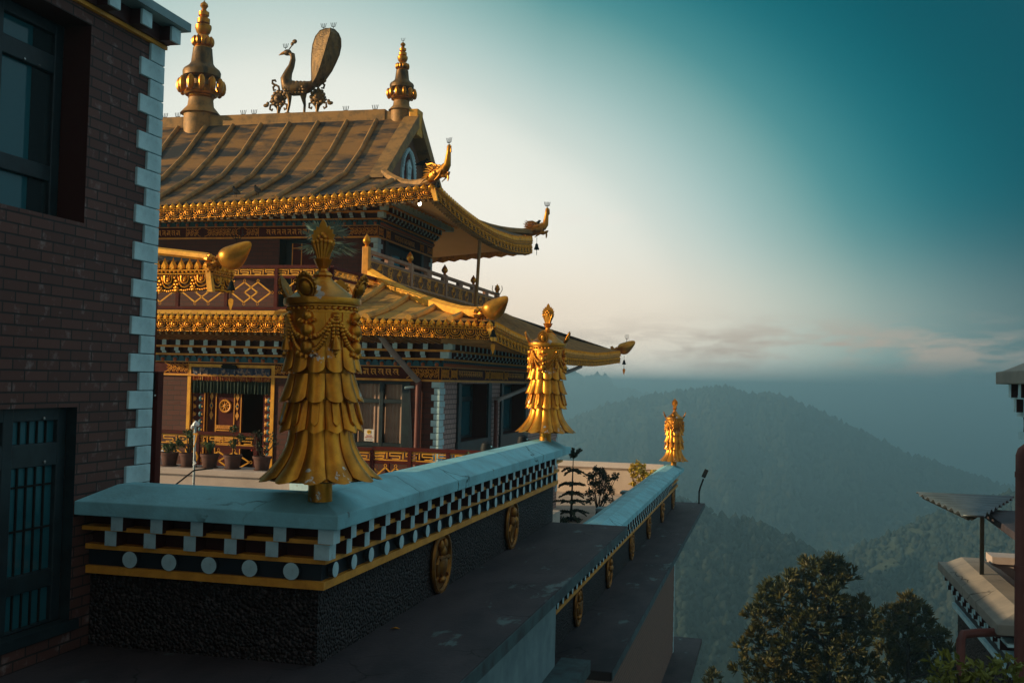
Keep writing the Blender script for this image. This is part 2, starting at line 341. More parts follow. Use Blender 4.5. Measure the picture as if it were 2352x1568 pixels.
# ------------------------------------------------------------ parapets
def coping_mb(path, prof, hip0, hip1):
    # path: list of (point, inward unit vector) stations; prof: (inward offset, z)
    mb = MB(); rows = []
    zlow = prof[1][1]
    for i, (p, n, flat) in enumerate(path):
        rows.append([(p[0]+n[0]*d, p[1]+n[1]*d, (min(z, zlow) if flat else z)) for d, z in prof])
    mb.grid(rows, True)
    k = len(prof); mb.f.append(tuple(range(k-1,-1,-1))); e = (len(rows)-1)*k; mb.f.append(tuple(range(e, e+k)))
    return mb
def parapet(name, label, xo, yf, yn, zc, zb, front=None, pitch=.2917, b0=.19, medals=(), group=None, sgn=1, disc0=.11, nblk=21, ndisc=23, far_hip=True):
    """parapet whose outer coping edge runs along y at x=xo from yn to yf; optional front return to x=front"""
    t = thing(name, (xo-.2*sgn, yn, zb), label, 'parapet', group)
    X = lambda d: xo-d*sgn
    prof = [(0,zc-.084),(0,zc),(.2,zc+.088),(.37,zc+.088),(.56,zc),(.56,zc-.084)]
    path = []
    if front is not None:
        path += [((front,yn),(0,1),True),((front+.16,yn),(0,1),False)]
        path += [((xo,yn),(-1,1),False)]
    else: path += [((xo,yn),(-sgn,0),True),((xo,yn+.2),(-sgn,0),False)]
    path += [((xo,yf-.2),(-sgn,0),not far_hip and False),((xo,yf),(-sgn,0),True)]
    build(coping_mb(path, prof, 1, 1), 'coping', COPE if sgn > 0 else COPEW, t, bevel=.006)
    # pebble wall
    mb = MB()
    if front is not None:
        y0 = yn+.19
        mb.box(min(front,X(.19)), X(.19), y0, y0+.24, zb, zc-.37)
        mb.box(X(.43), X(.19), y0+.24, yf-.08, zb, zc-.37)
        c = MB(); c.box(front, X(.2), y0+.01, y0+.23, zc-.37, zc-.084); c.box(X(.42), X(.2), y0+.23, yf-.09, zc-.37, zc-.084)
    else:
        a, b = sorted((X(.19), X(.43)))
        mb.box(a, b, yn+.06, yf-.08, zb, zc-.37)
        a, b = sorted((X(.2), X(.42)))
        c = MB(); c.box(a, b, yn+.07, yf-.09, zc-.37, zc-.084)
    build(mb, 'pebble_wall', PEBBLE, t)
    build(c, 'maroon_core', DKMAR, t)
    def strip(d, z0, z1, nm, m):
        s = MB(); a, b = sorted((X(d), X(.2)))
        if front is not None:
            o = yn+d
            s.box(front, X(.2), o, yn+.2, z0, z1)
            s.box(a, b, o, yf-.06, z0, z1)
            if a < X(.2): pass
        else: s.box(a, b, yn+.05, yf-.06, z0, z1)
        return build(s, nm if sgn > 0 or m is not OCHRE else 'white_band', WHITE if sgn < 0 and m is OCHRE else m, t)
    strip(.085, zc-.182, zc-.158, 'yellow_band', OCHRE)
    strip(.125, zc-.302, zc-.272, 'yellow_band', OCHRE)
    strip(.165, zc-.405, zc-.302, 'dark_band', BLACKB)
    strip(.135, zc-.452, zc-.405, 'yellow_band', OCHRE)
    # white blocks and discs: individuals sharing a mesh per kind
    bs, h = .055, .088
    m1 = MB(); a, b = sorted((-sgn*.0, -sgn*.15)); m1.box(a, b, -.042, .042, -h/2, h/2)
    pr = None
    y = yn+.35-.0
    for k in range(nblk):
        loc = (X(.045), yn+.35+.2917*k, zc-.128)
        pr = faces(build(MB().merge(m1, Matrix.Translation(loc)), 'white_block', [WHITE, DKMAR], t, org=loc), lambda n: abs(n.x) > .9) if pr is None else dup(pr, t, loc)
    for k in range(nblk):
        dup(pr, t, (X(.085), yn+.385+.2917*k+.0, zc-.226))
    pd = None
    for k in range(ndisc):
        loc = (X(.15), yn+.27+.29*k, zc-.352)
        if pd is None:
            d = MB(); d.lathe([(.046,0),(.046,.03)], n=20); d.xf(Matrix.Translation(loc) @ Matrix.Rotation(sgn*PI/2, 4, 'Y'))
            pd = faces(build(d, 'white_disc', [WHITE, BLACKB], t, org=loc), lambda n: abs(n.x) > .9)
        else: dup(pd, t, loc)
    if front is not None:
        m2 = MB(); m2.box(-.04, .04, 0, .12, -h/2, h/2); pr2 = None
        for k in range(5):
            for (yy, zz, xx) in ((yn+.045, zc-.128, -3.809), (yn+.085, zc-.226, -3.875)):
                loc = (xx+.2655*k, yy, zz)
                pr2 = faces(build(MB().merge(m2, Matrix.Translation(loc)), 'white_block', [WHITE, DKMAR], t, org=loc), lambda n: abs(n.y) > .9) if pr2 is None else dup(pr2, t, loc)
        for d, zz in ((.045, zc-.128), (.085, zc-.226)):
            loc = (X(d), yn+d, zz); q = MB(); q.box(X(d)-.095, X(d), yn+d, yn+d+.095, zz-h/2, zz+h/2); build(q, 'corner_block', WHITE, t)
        pd2 = None
        for k in range(5):
            loc = (-3.763+.2645*k, yn+.15, zc-.352)
            if pd2 is None:
                d = MB(); d.lathe([(.05,0),(.05,.03)], n=20); d.xf(Matrix.Translation(loc) @ Matrix.Rotation(PI/2, 4, 'X'))
                pd2 = faces(build(d, 'white_disc', [WHITE, BLACKB], t, org=loc), lambda n: abs(n.y) > .9)
            else: dup(pd2, t, loc)
    pm = None
    for k, (y, kind) in enumerate(medals):
        loc = (X(.19), y, zb+.24)
        mb = medallion(kind); mb.xf(Matrix.Translation(loc) @ Matrix.Rotation(PI/2, 4, 'Z'))
        build(mb, 'medallion', BRONZE, t, org=loc, smooth=True)
    return t
def medallion(kind):                # faces -y before turning; in xz plane
    mb = MB(); r = .235
    d = MB(); d.lathe([(.21,0),(.21,.02)], n=28); d.xf(Matrix.Rotation(PI/2,4,'X')); mb.merge(d)
    mb.tube([(r*math.cos(a)*.93, -.025, r*math.sin(a)) for a in [2*PI*k/28 for k in range(29)]], .022, 6)
    y = -.035
    if kind == 0:                   # vase
        for c, q in (((0,y,-.02),(.085,.035,.09)),((0,y,-.14),(.05,.03,.03)),((0,y,.08),(.05,.03,.05)),((-.05,y,.13),(.03,.025,.05)),((.05,y,.13),(.03,.025,.05))): mb.ball(c, q, 12, 8)
        mb.tube([(-.12,y-.015,.03),(0,y-.04,.045),(.12,y-.015,.03)], .014, 6)
        for s in (-1,1): mb.tube([(s*.09,y,.05),(s*.15,y,0),(s*.12,y,-.1),(s*.16,y,-.13)], [.014,.018,.014,.006], 6)
    elif kind == 1:                 # three jewels in a bowl
        for c in ((0,y,.12),(-.05,y,.03),(.05,y,.03)): mb.ball(c, (.055,.045,.055), 12, 8)
        mb.lathe([(.02,-.19),(.06,-.17),(.03,-.13),(.12,-.02),(.125,0)], c=(0,-.0,0), n=16)
        mb.v[-16*5:] = [(a, min(b,0)*.35-.02, c) for a, b, c in mb.v[-16*5:]]
        for s in (-1,1): mb.tube([(s*.1,y,.0),(s*.16,y,-.05),(s*.13,y,-.13),(s*.08,y,-.16)], [.02,.018,.014,.006], 6)
    else:                           # wheel
        mb.tube([(.12*math.cos(a), y, .12*math.sin(a)) for a in [2*PI*k/20 for k in range(21)]], .018, 6)
        for k in range(4): a = PI*k/4; mb.tube([(-.15*math.cos(a),y,-.15*math.sin(a)),(.15*math.cos(a),y,.15*math.sin(a))], .012, 5)
        mb.ball((0,y,0),(.04,.03,.04),10,6)
        for k in range(7): a = 2*PI*k/7; mb.ball((.17*math.cos(a),y,.17*math.sin(a)),(.025,.02,.025),6,4)
    return mb
parapet('parapet_wall', 'near pebble-dash parapet with weathered coping, white blocks and discs, under the two large golden banners', -2.37, 12.85, 5.68, -.788, -1.69, front=-4.075, medals=((8.2,0),(10.57,1)), nblk=22, ndisc=24)
parapet('parapet_wall', 'lower pebble-dash parapet along the far dark ledge, ending under the smallest golden banner', -2.09, 26.7, 10.0, -2.05, -2.95, pitch=.2917, medals=[(y,i%3) for i,y in enumerate((12.95,15.5,18.05,20.6,23.15,25.7))], nblk=49, ndisc=56-8)
# return wall closing the lower terrace
t = thing('terrace_wall', (-4, 26.7, -2.75), 'sunlit cream wall with a pale cap closing the far end of the lower terrace', 'wall')
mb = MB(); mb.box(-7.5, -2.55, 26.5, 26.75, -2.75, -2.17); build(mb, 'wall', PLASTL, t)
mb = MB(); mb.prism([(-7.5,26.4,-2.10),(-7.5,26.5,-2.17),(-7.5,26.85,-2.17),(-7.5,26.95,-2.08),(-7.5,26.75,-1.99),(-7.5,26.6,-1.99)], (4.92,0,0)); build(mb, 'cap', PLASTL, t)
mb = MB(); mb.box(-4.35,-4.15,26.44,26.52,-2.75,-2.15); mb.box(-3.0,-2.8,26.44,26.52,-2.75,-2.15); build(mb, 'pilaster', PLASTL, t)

# ------------------------------------------------------------ ledges and the wall below
t = thing('concrete_ledge', (-2.1, 9, -1.79), 'broad dark stained ledge running beside the near parapet', 'ledge')
mb = MB(); mb.prism([(-1.70,1.2,0),(-1.65,12.72,0),(-2.6,12.72,0),(-2.6,5.9,0),(-6.0,5.9,0),(-6.0,1.2,0)], (0,0,.10)); mb.v = [(a,b,c-1.79) for a,b,c in mb.v]
build(mb, 'slab', SLAB, t, bevel=.008)
mb = MB(); mb.prism([(-1.695,1.25,-1.786),(-1.645,12.7,-1.786),(-1.640,12.7,-1.786),(-1.690,1.25,-1.786)], (0,0,.092)); build(mb, 'edge_band', SLABE, t)
t = thing('ledge_wall', (-1.9, 6, -8), 'blue-grey plastered wall below the near dark ledge', 'wall')
mb = MB(); mb.box(-2.25,-1.9,1.2,9.73,-8,-1.79); build(mb, 'wall', WALLB, t)
mb = MB(); mb.box(-1.9,-1.62,6.5,10.05,-2.72,-2.60); build(mb, 'beam', SLABE, t)
t = thing('concrete_ledge', (-2, 18, -3.07), 'far dark ledge below the lower parapet, red where the sun reaches its end', 'ledge')
mb = MB(); mb.prism([(-1.56,11.0,-3.05),(-1.61,27.3,-3.05),(-2.5,27.3,-3.05),(-2.5,11.0,-3.05)], (0,0,.10)); build(mb, 'slab', SLAB, t, bevel=.008)
mb = MB(); mb.prism([(-1.555,11.0,-3.046),(-1.605,27.28,-3.046),(-1.60,27.28,-3.046),(-1.55,11.0,-3.046)], (0,0,.092)); build(mb, 'edge_band', SLABE, t)
t = thing('lower_building', (-2.3, 20, -12), 'brick storey below the far dark ledge with white corner blocks and a lower ledge', 'building')
mb = MB(); mb.box(-9,-2.3,11.4,27.0,-12,-3.05); build(mb, 'brick_wall', BRICKD, t)
mb = MB(); mb.box(-2.3,-1.95,11.2,27.05,-3.2,-3.05); build(mb, 'cornice', SLABE, t)
pq = None
for k in range(34):
    wd = .16 if k % 2 else .10
    loc = (-2.3, 27.0, -3.3-.124*k)
    if k < 2:
        q = MB(); q.box(loc[0]-.1, loc[0]+.012, loc[1]-wd, loc[1]+.012, loc[2]-.058, loc[2]+.058); o = build(q, 'quoin', WHITE, t, org=loc)
        pq = (pq or []) + [o]
    else: dup(pq[k%2], t, loc)
mb = MB(); mb.box(-9,-1.7,12,28.6,-6.72,-6.6); build(mb, 'lower_ledge', SLAB, t)
t = thing('fallen_leaf', (-1.9,6.9,-1.687), 'single orange fallen leaf lying on the near dark ledge', 'leaf')
q = at(2, -1.686, (1200+525*1700/2352)/1.7415, (1600+1265*1700/2352)/1.7415)
mb = MB(); mb.add([(q.x-.035,q.y,-1.685),(q.x,q.y-.016,-1.672),(q.x+.035,q.y+.01,-1.683),(q.x,q.y+.022,-1.676)],[(0,1,2,3)]); build(mb, 'leaf_blade', RIBBON, t)
# small floodlight on a bent arm at the ledge end
b = Vector((-1.74, 27.1, -2.95)); t = thing('floodlight', b, 'small floodlight on a bent arm at the end of the far ledge', 'floodlight')
mb = MB(); mb.tube([b, b+Vector((0,0,.3)), b+Vector((.03,0,.42)), b+Vector((.1,0,.62))], .020, 6); build(mb, 'arm', IRON, t, smooth=True)
mb = MB(); mb.box(-.05,.05,-.045,.045,-.09,.12); mb.xf(Matrix.Translation(b+Vector((.13,0,.74))) @ Matrix.Rotation(.4,4,'Y')); build(mb, 'lamp_head', IRON, t, bevel=.01)

# ------------------------------------------------------------ left brick building
t = thing('brick_building', (-4.08, 5.5, -1.69), 'dark brown brick building at the left edge with white corner blocks', 'building')
BW = t
UW = (2.9, 5.678, .888, 2.103); LW = (2.9, 5.682, -1.50, -.226)
holes = [(UW[0]-1, UW[1]-1, UW[2]+4, UW[3]+4), (LW[0]-1, LW[1]-1, LW[2]+4, LW[3]+4)]
mb = MB(); O = (-4.08, 1, -4)
wallgrid(mb, O, (0,1,0), (0,0,1), 5.45, 6.25, holes, (-1,0,0))
mb.poly([(-4.08,6.45,-4),(-6.0,6.45,-4),(-6.0,6.45,2.25),(-4.08,6.45,2.25)])
mb.poly([(-6.0,1,2.25),(-4.08,1,2.25),(-4.08,6.45,2.25),(-6.0,6.45,2.25)])
mb.poly([(-6.0,1,-4),(-6.0,1,2.25),(-6.0,6.45,2.25),(-6.0,6.45,-4)]); mb.poly([(-6.0,1,-4),(-4.08,1,-4),(-4.08,1,2.25),(-6.0,1,2.25)])
build(mb, 'brick_wall', BRICKL, t)
mb = MB()
reveal(mb, O, (0,1,0), (0,0,1), holes[0], (-.19,0,0)); build(mb, 'window_reveal', REVEAL, t)
mb = MB(); reveal(mb, O, (0,1,0), (0,0,1), holes[1], (-.07,0,0)); build(mb, 'window_reveal', FRAME, t)
# upper window
def bars(mb, x0, x1, ys, zs, y0, y1, z0, z1):
    for a, b in ys: mb.box(x0, x1, a, b, z0, z1)
    for a, b in zs: mb.box(x0+.002, x1-.002, y0, y1, a, b)
x = -4.27
mb = MB(); bars(mb, x-.06, x, [(5.60,5.678),(5.08,5.15),(4.4,4.48),(2.9,3.0)], [(.888,.91),(1.13,1.225),(1.79,1.90),(2.03,2.103)], 2.9, 5.678, .888, 2.103)
f = build(mb, 'window', FRAME, t, bevel=.006)
for a, b in ((4.48,5.08),(3.0,4.4)):
    for c, d in ((.91,1.13),(1.225,1.79),(1.90,2.03)):
        q = MB(); q.box(x-.05, x-.035, a, b, c, d); build(q, 'pane', GLASSB, f)
for c, d in ((.91,1.13),(1.225,1.79),(1.90,2.03)):
    q = MB(); q.box(x-.05, x-.035, 5.15, 5.44, c, d); build(q, 'pane', GLASS, f)
    q = MB(); q.box(x-.055, x-.03, 5.44, 5.60, c, d); build(q, 'dark_panel', GLASSB, f)
mb = MB(); mb.ball((x+.004,5.33,1.80),(.006,.008,.008),6,4); mb.ball((x+.004,5.46,1.80),(.005,.008,.004),6,4); build(mb, 'screw', STEEL, f)
# lower window with a grille
x = -4.15
mb = MB(); bars(mb, x-.05, x, [(5.60,5.682),(5.13,5.215),(4.4,4.5),(2.9,3.0)], [(-1.50,-1.485),(-1.285,-1.18),(-.57,-.435),(-.305,-.226)], 2.9, 5.682, -1.5, -.226)
f = build(mb, 'window', FRAME, t, bevel=.006)
for c, d in ((-1.485,-1.285),(-1.18,-.57),(-.435,-.305)):
    for a, b in ((5.215,5.60),(4.5,5.13),(3.0,4.4)):
        q = MB(); q.box(x-.045, x-.03, a, b, c, d); build(q, 'pane', GLASSB if a < 5 else GLASS, f)
mb = MB()
for k in range(1,5):
    y = 5.215+.385*k/5; mb.box(x-.03, x-.02, y-.006, y+.006, -1.485, -.305)
for z in (-.68,-.93): mb.box(x-.028, x-.022, 5.215, 5.6, z-.006, z+.006)
build(mb, 'grille', IRON, f)
mb = MB(); mb.ball((x+.004,5.47,-.29),(.006,.01,.01),6,4); mb.ball((x+.004,5.49,-.545),(.006,.01,.01),6,4); build(mb, 'screw', STEEL, f)
mb = MB(); mb.box(-4.08,-4.06,2.9,5.75,-1.56,-1.50); build(mb, 'sill', FRAME, t)
# quoins
pq = {}
z = 2.19-.058; k = 0
while z > -1.6:
    wd = .155 if k % 2 == 0 else .262
    wd = .15 if k % 2 == 0 else .26
    loc = (-4.08, 6.45, z)
    if k % 2 not in pq:
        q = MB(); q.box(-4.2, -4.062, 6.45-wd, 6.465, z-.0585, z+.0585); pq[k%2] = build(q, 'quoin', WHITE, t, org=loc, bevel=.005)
    else: dup(pq[k%2], t, loc)
    z -= .1222; k += 1
# cornice: yellow strip, blocks and slab
mb = MB(); mb.box(-4.08,-4.05,1,6.47,2.19,2.215); build(mb, 'yellow_strip', OCHRE, t)
mb = MB(); mb.box(-4.3,-4.03,1,6.46,2.215,2.32); build(mb, 'cornice_core', DKMAR, t)
pb = None
for k in range(6):
    loc = (-3.94, 6.395-.345*k, 2.262)
    if pb is None:
        q = MB(); q.box(-4.10,-3.955,loc[1]-.055,loc[1]+.055,2.215,2.31); pb = build(q, 'beam_end', DKMAR, t, org=loc)
        q = MB(); q.box(-3.955,-3.94,loc[1]-.055,loc[1]+.055,2.215,2.31); build(q, 'white_face', WHITE, pb, org=loc)
    else:
        c = dup(pb, t, loc); d = pb.children[0].copy(); COL.objects.link(d); d.parent = c
mb = MB(); mb.box(-6.0,-3.9,.9,6.51,2.318,2.375); build(mb, 'roof_slab', WALLB, t)
# red gate post beside the building
t = thing('gate_post', (-4.13, 6.6, -1.2), 'red steel gate post with a black slot, between brick corner and terrace', 'post')
mb = MB(); mb.box(-4.166,-4.10,6.58,6.65,-1.4,0); build(mb, 'post', MAROON, t, bevel=.004)
mb = MB(); mb.box(-4.138,-4.122,6.572,6.58,-.19,-.005); mb.box(-4.155,-4.15,6.572,6.58,-.155,-.06); build(mb, 'slot', IRON, t)
mb = MB(); mb.ball((-4.115,6.572,-.165),.008,6,4); mb.box(-4.155,-4.137,6.574,6.58,-.80,-.75); build(mb, 'latch', STEEL, t)
# ------------------------------------------------------------ golden victory banners
def petal_ring(parts, n, z0, z1, r0, r1, tipstyle, curve=0.0, thick=.012, ridge=0.0, gap=.0, tip=.35, phase=0.0):
    """n overlapping petals hanging from z1 down to z0, radius r1 (top) to r0 (bottom)"""
    mb = MB(); nu, nv = 11, 9
    for k in range(n):
        a0 = 2*PI*(k+.5*0)/n + phase; hw = PI/n*(1-gap)
        def pt(u, v, off):
            # u -1..1 across, v 0 top..1 bottom
            f = v**(1+curve)
            r = r1+(r0-r1)*f
            if tipstyle == 'round': vmax = 1-tip*(1-math.sqrt(max(0,1-u*u)))*.75
            elif tipstyle == 'point': vmax = 1-tip*abs(u)
            else: vmax = 1-.10*(u*u)
            vv = v*vmax; f = vv**(1+curve); r = r1+(r0-r1)*f
            bulge = (1-u*u)*.020*(.45+v)+ridge*max(0,.5-abs(u))*2*min(1,v*3)
            rr = r+bulge+off+.003*(k%2)
            a = a0+hw*u
            return (rr*math.cos(a), rr*math.sin(a), z1+(z0-z1)*vv)
        us = [-1,-.965,-.87,-.68,-.36,0,.36,.68,.87,.965,1]
        o = [[pt(u, v/(nv-1), 0) for u in us] for v in range(nv)]
        i = [[pt(u, v/(nv-1), -thick) for u in us] for v in range(nv)]
        b = len(mb.v); mb.grid(o); mb.grid([list(reversed(r)) for r in i])
        m = nv*nu
        for j in range(nu-1):       # bottom edge
            p = b+(nv-1)*nu+j; q = b+m+(nv-1)*nu+(nu-2-j); mb.f.append((p, q+1, q, p+1))
        for j in range(nv-1):
            p = b+j*nu; q = b+m+j*nu+nu-1; mb.f.append((p, q, q+nu, p+nu))
            p = b+j*nu+nu-1; q = b+m+j*nu; mb.f.append((p+nu, q+nu, q, p))
    return mb
def make_banner(loc, label, group, lean=0.0):
    t = thing('victory_banner', (0,0,0), label, 'ornament', group)
    mb = MB(); mb.lathe([(.070,-.03),(.070,.10)], n=24); build(mb, 'base_pole', GOLD, t, smooth=True)
    # core so no light leaks through
    mb = MB(); mb.lathe([(.30,.098),(.31,.105),(.24,.17),(.19,.28),(.165,.37),(.17,.5),(.165,.70),(.165,.80),(.185,.80)], n=36); build(mb, 'core', GOLDA, t, smooth=True)
    mb = petal_ring(None, 12, .095, .40, .335, .175, 'skirt', curve=1.25, thick=.02, gap=.05, phase=PI/12); build(mb, 'skirt_petals', GOLD, t, smooth=True)
    mb = petal_ring(None, 12, .37, .56, .220, .180, 'point', curve=.2, thick=.014, gap=.05, tip=.14, phase=PI/12)
    build(mb, 'pointed_petals', GOLD, t, smooth=True)
    for k in range(12):             # raised tongues on the pointed petals
        a = 2*PI*k/12+PI/12; ca, sa = math.cos(a), math.sin(a)
        def P3(w, r, z): return (r*ca-w*sa, r*sa+w*ca, z)
        z0, z1 = .41, .545; r0, r1 = .232, .200
        outer = [P3(-.022,r1,z1),P3(.022,r1,z1),P3(.022,r0-.003,z0+.025),P3(0,r0,z0),P3(-.022,r0-.003,z0+.025)]
        build(MB().prism(outer, (.016*ca,.016*sa,0)), 'raised_tongue', GOLD, t, bevel=.004)
    mb = petal_ring(None, 12, .545, .71, .222, .183, 'round', curve=.3, thick=.013, gap=.05, tip=.36, phase=PI/12); build(mb, 'round_petals', GOLD, t, smooth=True)
    mb = petal_ring(None, 12, .715, .86, .208, .192, 'round', curve=.3, thick=.013, gap=.05, tip=.42, phase=PI/12); build(mb, 'round_petals', GOLD, t, smooth=True)
    mb = MB(); mb.lathe([(.188,.79),(.190,.86),(.195,1.06),(.2,1.06),(.2,1.075),(.19,1.08),(.19,1.095),(.205,1.097),(.205,1.105)], n=48)
    for k in range(12):
        a = 2*PI*k/12; mb.tube([(.196*math.cos(a),.196*math.sin(a),.86),(.199*math.cos(a),.199*math.sin(a),1.06)], .003, 4)
    build(mb, 'drum', GOLD, t, smooth=True, ang=50)
    mb = MB()
    for k in range(30):
        a = 2*PI*k/30; mb.ball((.198*math.cos(a),.198*math.sin(a),1.083), .013, 8, 5)
    build(mb, 'bead_row', GOLD, t, smooth=True)
    # garlands, lotus medallions and bell tassels round the drum
    def on(a, z, r=.202): return (r*math.cos(a), r*math.sin(a), z)
    for k in range(4):
        ac = -PI/2+k*PI/2; mb = MB(); lo = MB(); be = MB()
        for s in (-1, 1):           # double swag from the tassel to the lotus
            for depth, n in ((.13, 10), (.205, 13)):
                for i in range(n+1):
                    u = i/n; a = ac+s*(PI/4*(1-u)*.93+.12*u); z = 1.045-depth*math.sin(min(1,u*1.0)*PI/2)**.8
                    mb.ball(on(a, z, .205), .0125+.005*u, 7, 5)
            for i in range(9):
                mb.ball(on(ac+s*(PI/4-.04-.015*i*.3), 1.045-.021*i, .206), .012, 7, 5)
            build(mb, 'bead_garland', GOLD, t, smooth=True); mb = MB()
        for z, sc in ((1.035,1.0),(.955,1.3),(.855,1.35)):   # lotus buds in the middle
            lo.ball(on(ac, z, .205), (.030*sc,.030*sc,.034*sc), 10, 6)
            lo.ball(on(ac, z+.005, .225), (.014*sc,.014*sc,.018*sc), 8, 5)
            for j in range(-2,3):
                a = ac+j*.085*sc; p = Vector(on(a, z-.022*sc-.006*(2-abs(j)), .212)); q = Vector(on(a+j*.03, z-.045*sc+.009*abs(j), .232))
                lo.tube([p, (p+q)/2, q], [.013*sc,.012*sc,.002], 5)
            build(lo, 'lotus_relief', GOLD, t, smooth=True); lo = MB()
        a = ac+PI/4                 # tassel with a small bell
        be.ball(on(a, 1.04, .205), (.025,.025,.018), 8, 5)
        for da in (-.03,.03): be.tube([on(a+da,1.035,.205), on(a+da,.91,.205)], .005, 5)
        p = on(a, .845, .212); bl = MB(); bl.lathe([(.036,0),(.032,.014),(.026,.045),(.014,.066),(.005,.08)], c=p, n=12); be.merge(bl)
        be.ball((p[0],p[1],p[2]-.018), .013, 6, 4); be.ball((p[0],p[1],p[2]-.038), .008, 6, 4)
        build(be, 'bell_tassel', GOLD, t, smooth=True)
    mb = MB(); mb.lathe([(.18,1.105),(.222,1.108),(.226,1.12),(.224,1.145),(.205,1.15),(.14,1.195),(.085,1.238),(.055,1.262),(.050,1.275)], n=40); build(mb, 'roof_cone', GOLD, t, smooth=True, ang=35)
    mb = MB(); mb.lathe([(.050,1.27),(.062,1.285),(.050,1.30),(.030,1.312),(.026,1.325),(.032,1.335)], n=8); build(mb, 'collar', GOLD, t)
    mb = MB(); mb.lathe([(.030,1.33),(.040,1.345),(.052,1.372),(.056,1.38),(.030,1.378)], n=24, fn=lambda a,z: 1+.06*math.cos(6*a)); build(mb, 'lotus_cup', GOLD, t, smooth=True)
    # flaming jewel finial
    mb = MB()
    for j in range(-2,3):
        x = .017*j; mb.tube([(x*.7,-.012,1.372),(x*1.1,-.022+.003*abs(j),1.43),(x*1.75,-.024+.004*abs(j),1.50-.006*abs(j))], [.014,.016,.021], 8)
        mb.tube([(x*.7,.012,1.372),(x*1.1,.022-.003*abs(j),1.43),(x*1.75,.024-.004*abs(j),1.50-.006*abs(j))], [.014,.016,.021], 8)
        mb.ball((x*1.75,-.026+.004*abs(j),1.508-.006*abs(j)), .022, 8, 6); mb.ball((x*1.75,.026-.004*abs(j),1.508-.006*abs(j)), .022, 8, 6)
    for x in (-.022,.022): mb.ball((x,-.02,1.533), .019, 8, 6); mb.ball((x,.02,1.533), .019, 8, 6)
    mb.ball((0,-.014,1.552), .02, 8, 6); mb.ball((0,.014,1.552), .02, 8, 6)
    mb.v = [(x*.84,y*.9,1.375+(z-1.375)*.84) for x,y,z in mb.v]; build(mb, 'jewel_cluster', GOLD, t, smooth=True)
    prof = [(.02,1.39),(.045,1.42),(.062,1.455),(.080,1.475),(.072,1.49),(.088,1.515),(.076,1.525),(.088,1.555),(.070,1.56),(.072,1.59),(.052,1.588),(.048,1.615),(.030,1.605),(.018,1.64),(.0,1.665)]
    poly = [(x,-.008,z) for x,z in prof]+[(-x,-.008,z) for x,z in reversed(prof[:-1])]
    mb = MB(); mb.prism(poly, (0,.016,0)); mb.v = [(x*.84,y,1.375+(z-1.375)*.84) for x,y,z in mb.v]; build(mb, 'flame_plate', GOLD, t)
    # four upright leaves round the rim
    lf = MB(); n = 13; pts = []
    for i in range(n+1):
        u = i/n; wv = .066*math.sin(PI*min(1,u*.93+.07))**.65*(1-.25*u); pts.append((wv*(1+.10*(i%2)), u*.165))
    pl = [(x,0,z) for x,z in pts]+[(-x,0,z) for x,z in reversed(pts[:-1])]
    lf.prism(pl, (0,.012,0))
    lf.ball((0,-.004,.065), (.034,.022,.045), 10, 7)
    ring = [(.046*math.cos(2*PI*k/16), -.006, .068+.056*math.sin(2*PI*k/16)) for k in range(17)]
    lf.tube(ring, .006, 5)
    for k in range(11):
        a = PI*(-.1+1.2*k/10); lf.ball((.062*math.cos(a), -.002, .085+.062*math.sin(a)), .009, 6, 4)
    for k in range(4):
        M = Matrix.Rotation(k*PI/2, 4, 'Z') @ Matrix.Translation((0,-.205,1.135)) @ Matrix.Rotation(.42, 4, 'X')
        build(MB().merge(lf, M), 'rim_leaf', GOLDA, t, smooth=True)
    t.location = loc; t.rotation_euler = (0, lean, 0)
    return t
BG = 'golden banner ornaments on the parapets'
b1 = make_banner((-2.55, 5.83, -.70), 'largest golden tiered banner ornament, on the corner of the near parapet', BG, lean=-.02)
tree_copy(b1, (-2.60, 12.42, -.70), 0, label='golden tiered banner ornament on the far end of the near parapet, below the monastery eave')
c3 = tree_copy(b1, (-2.31, 26.3, -1.96), 0, label='smallest golden tiered banner ornament, brightly sunlit, at the end of the lower parapet')
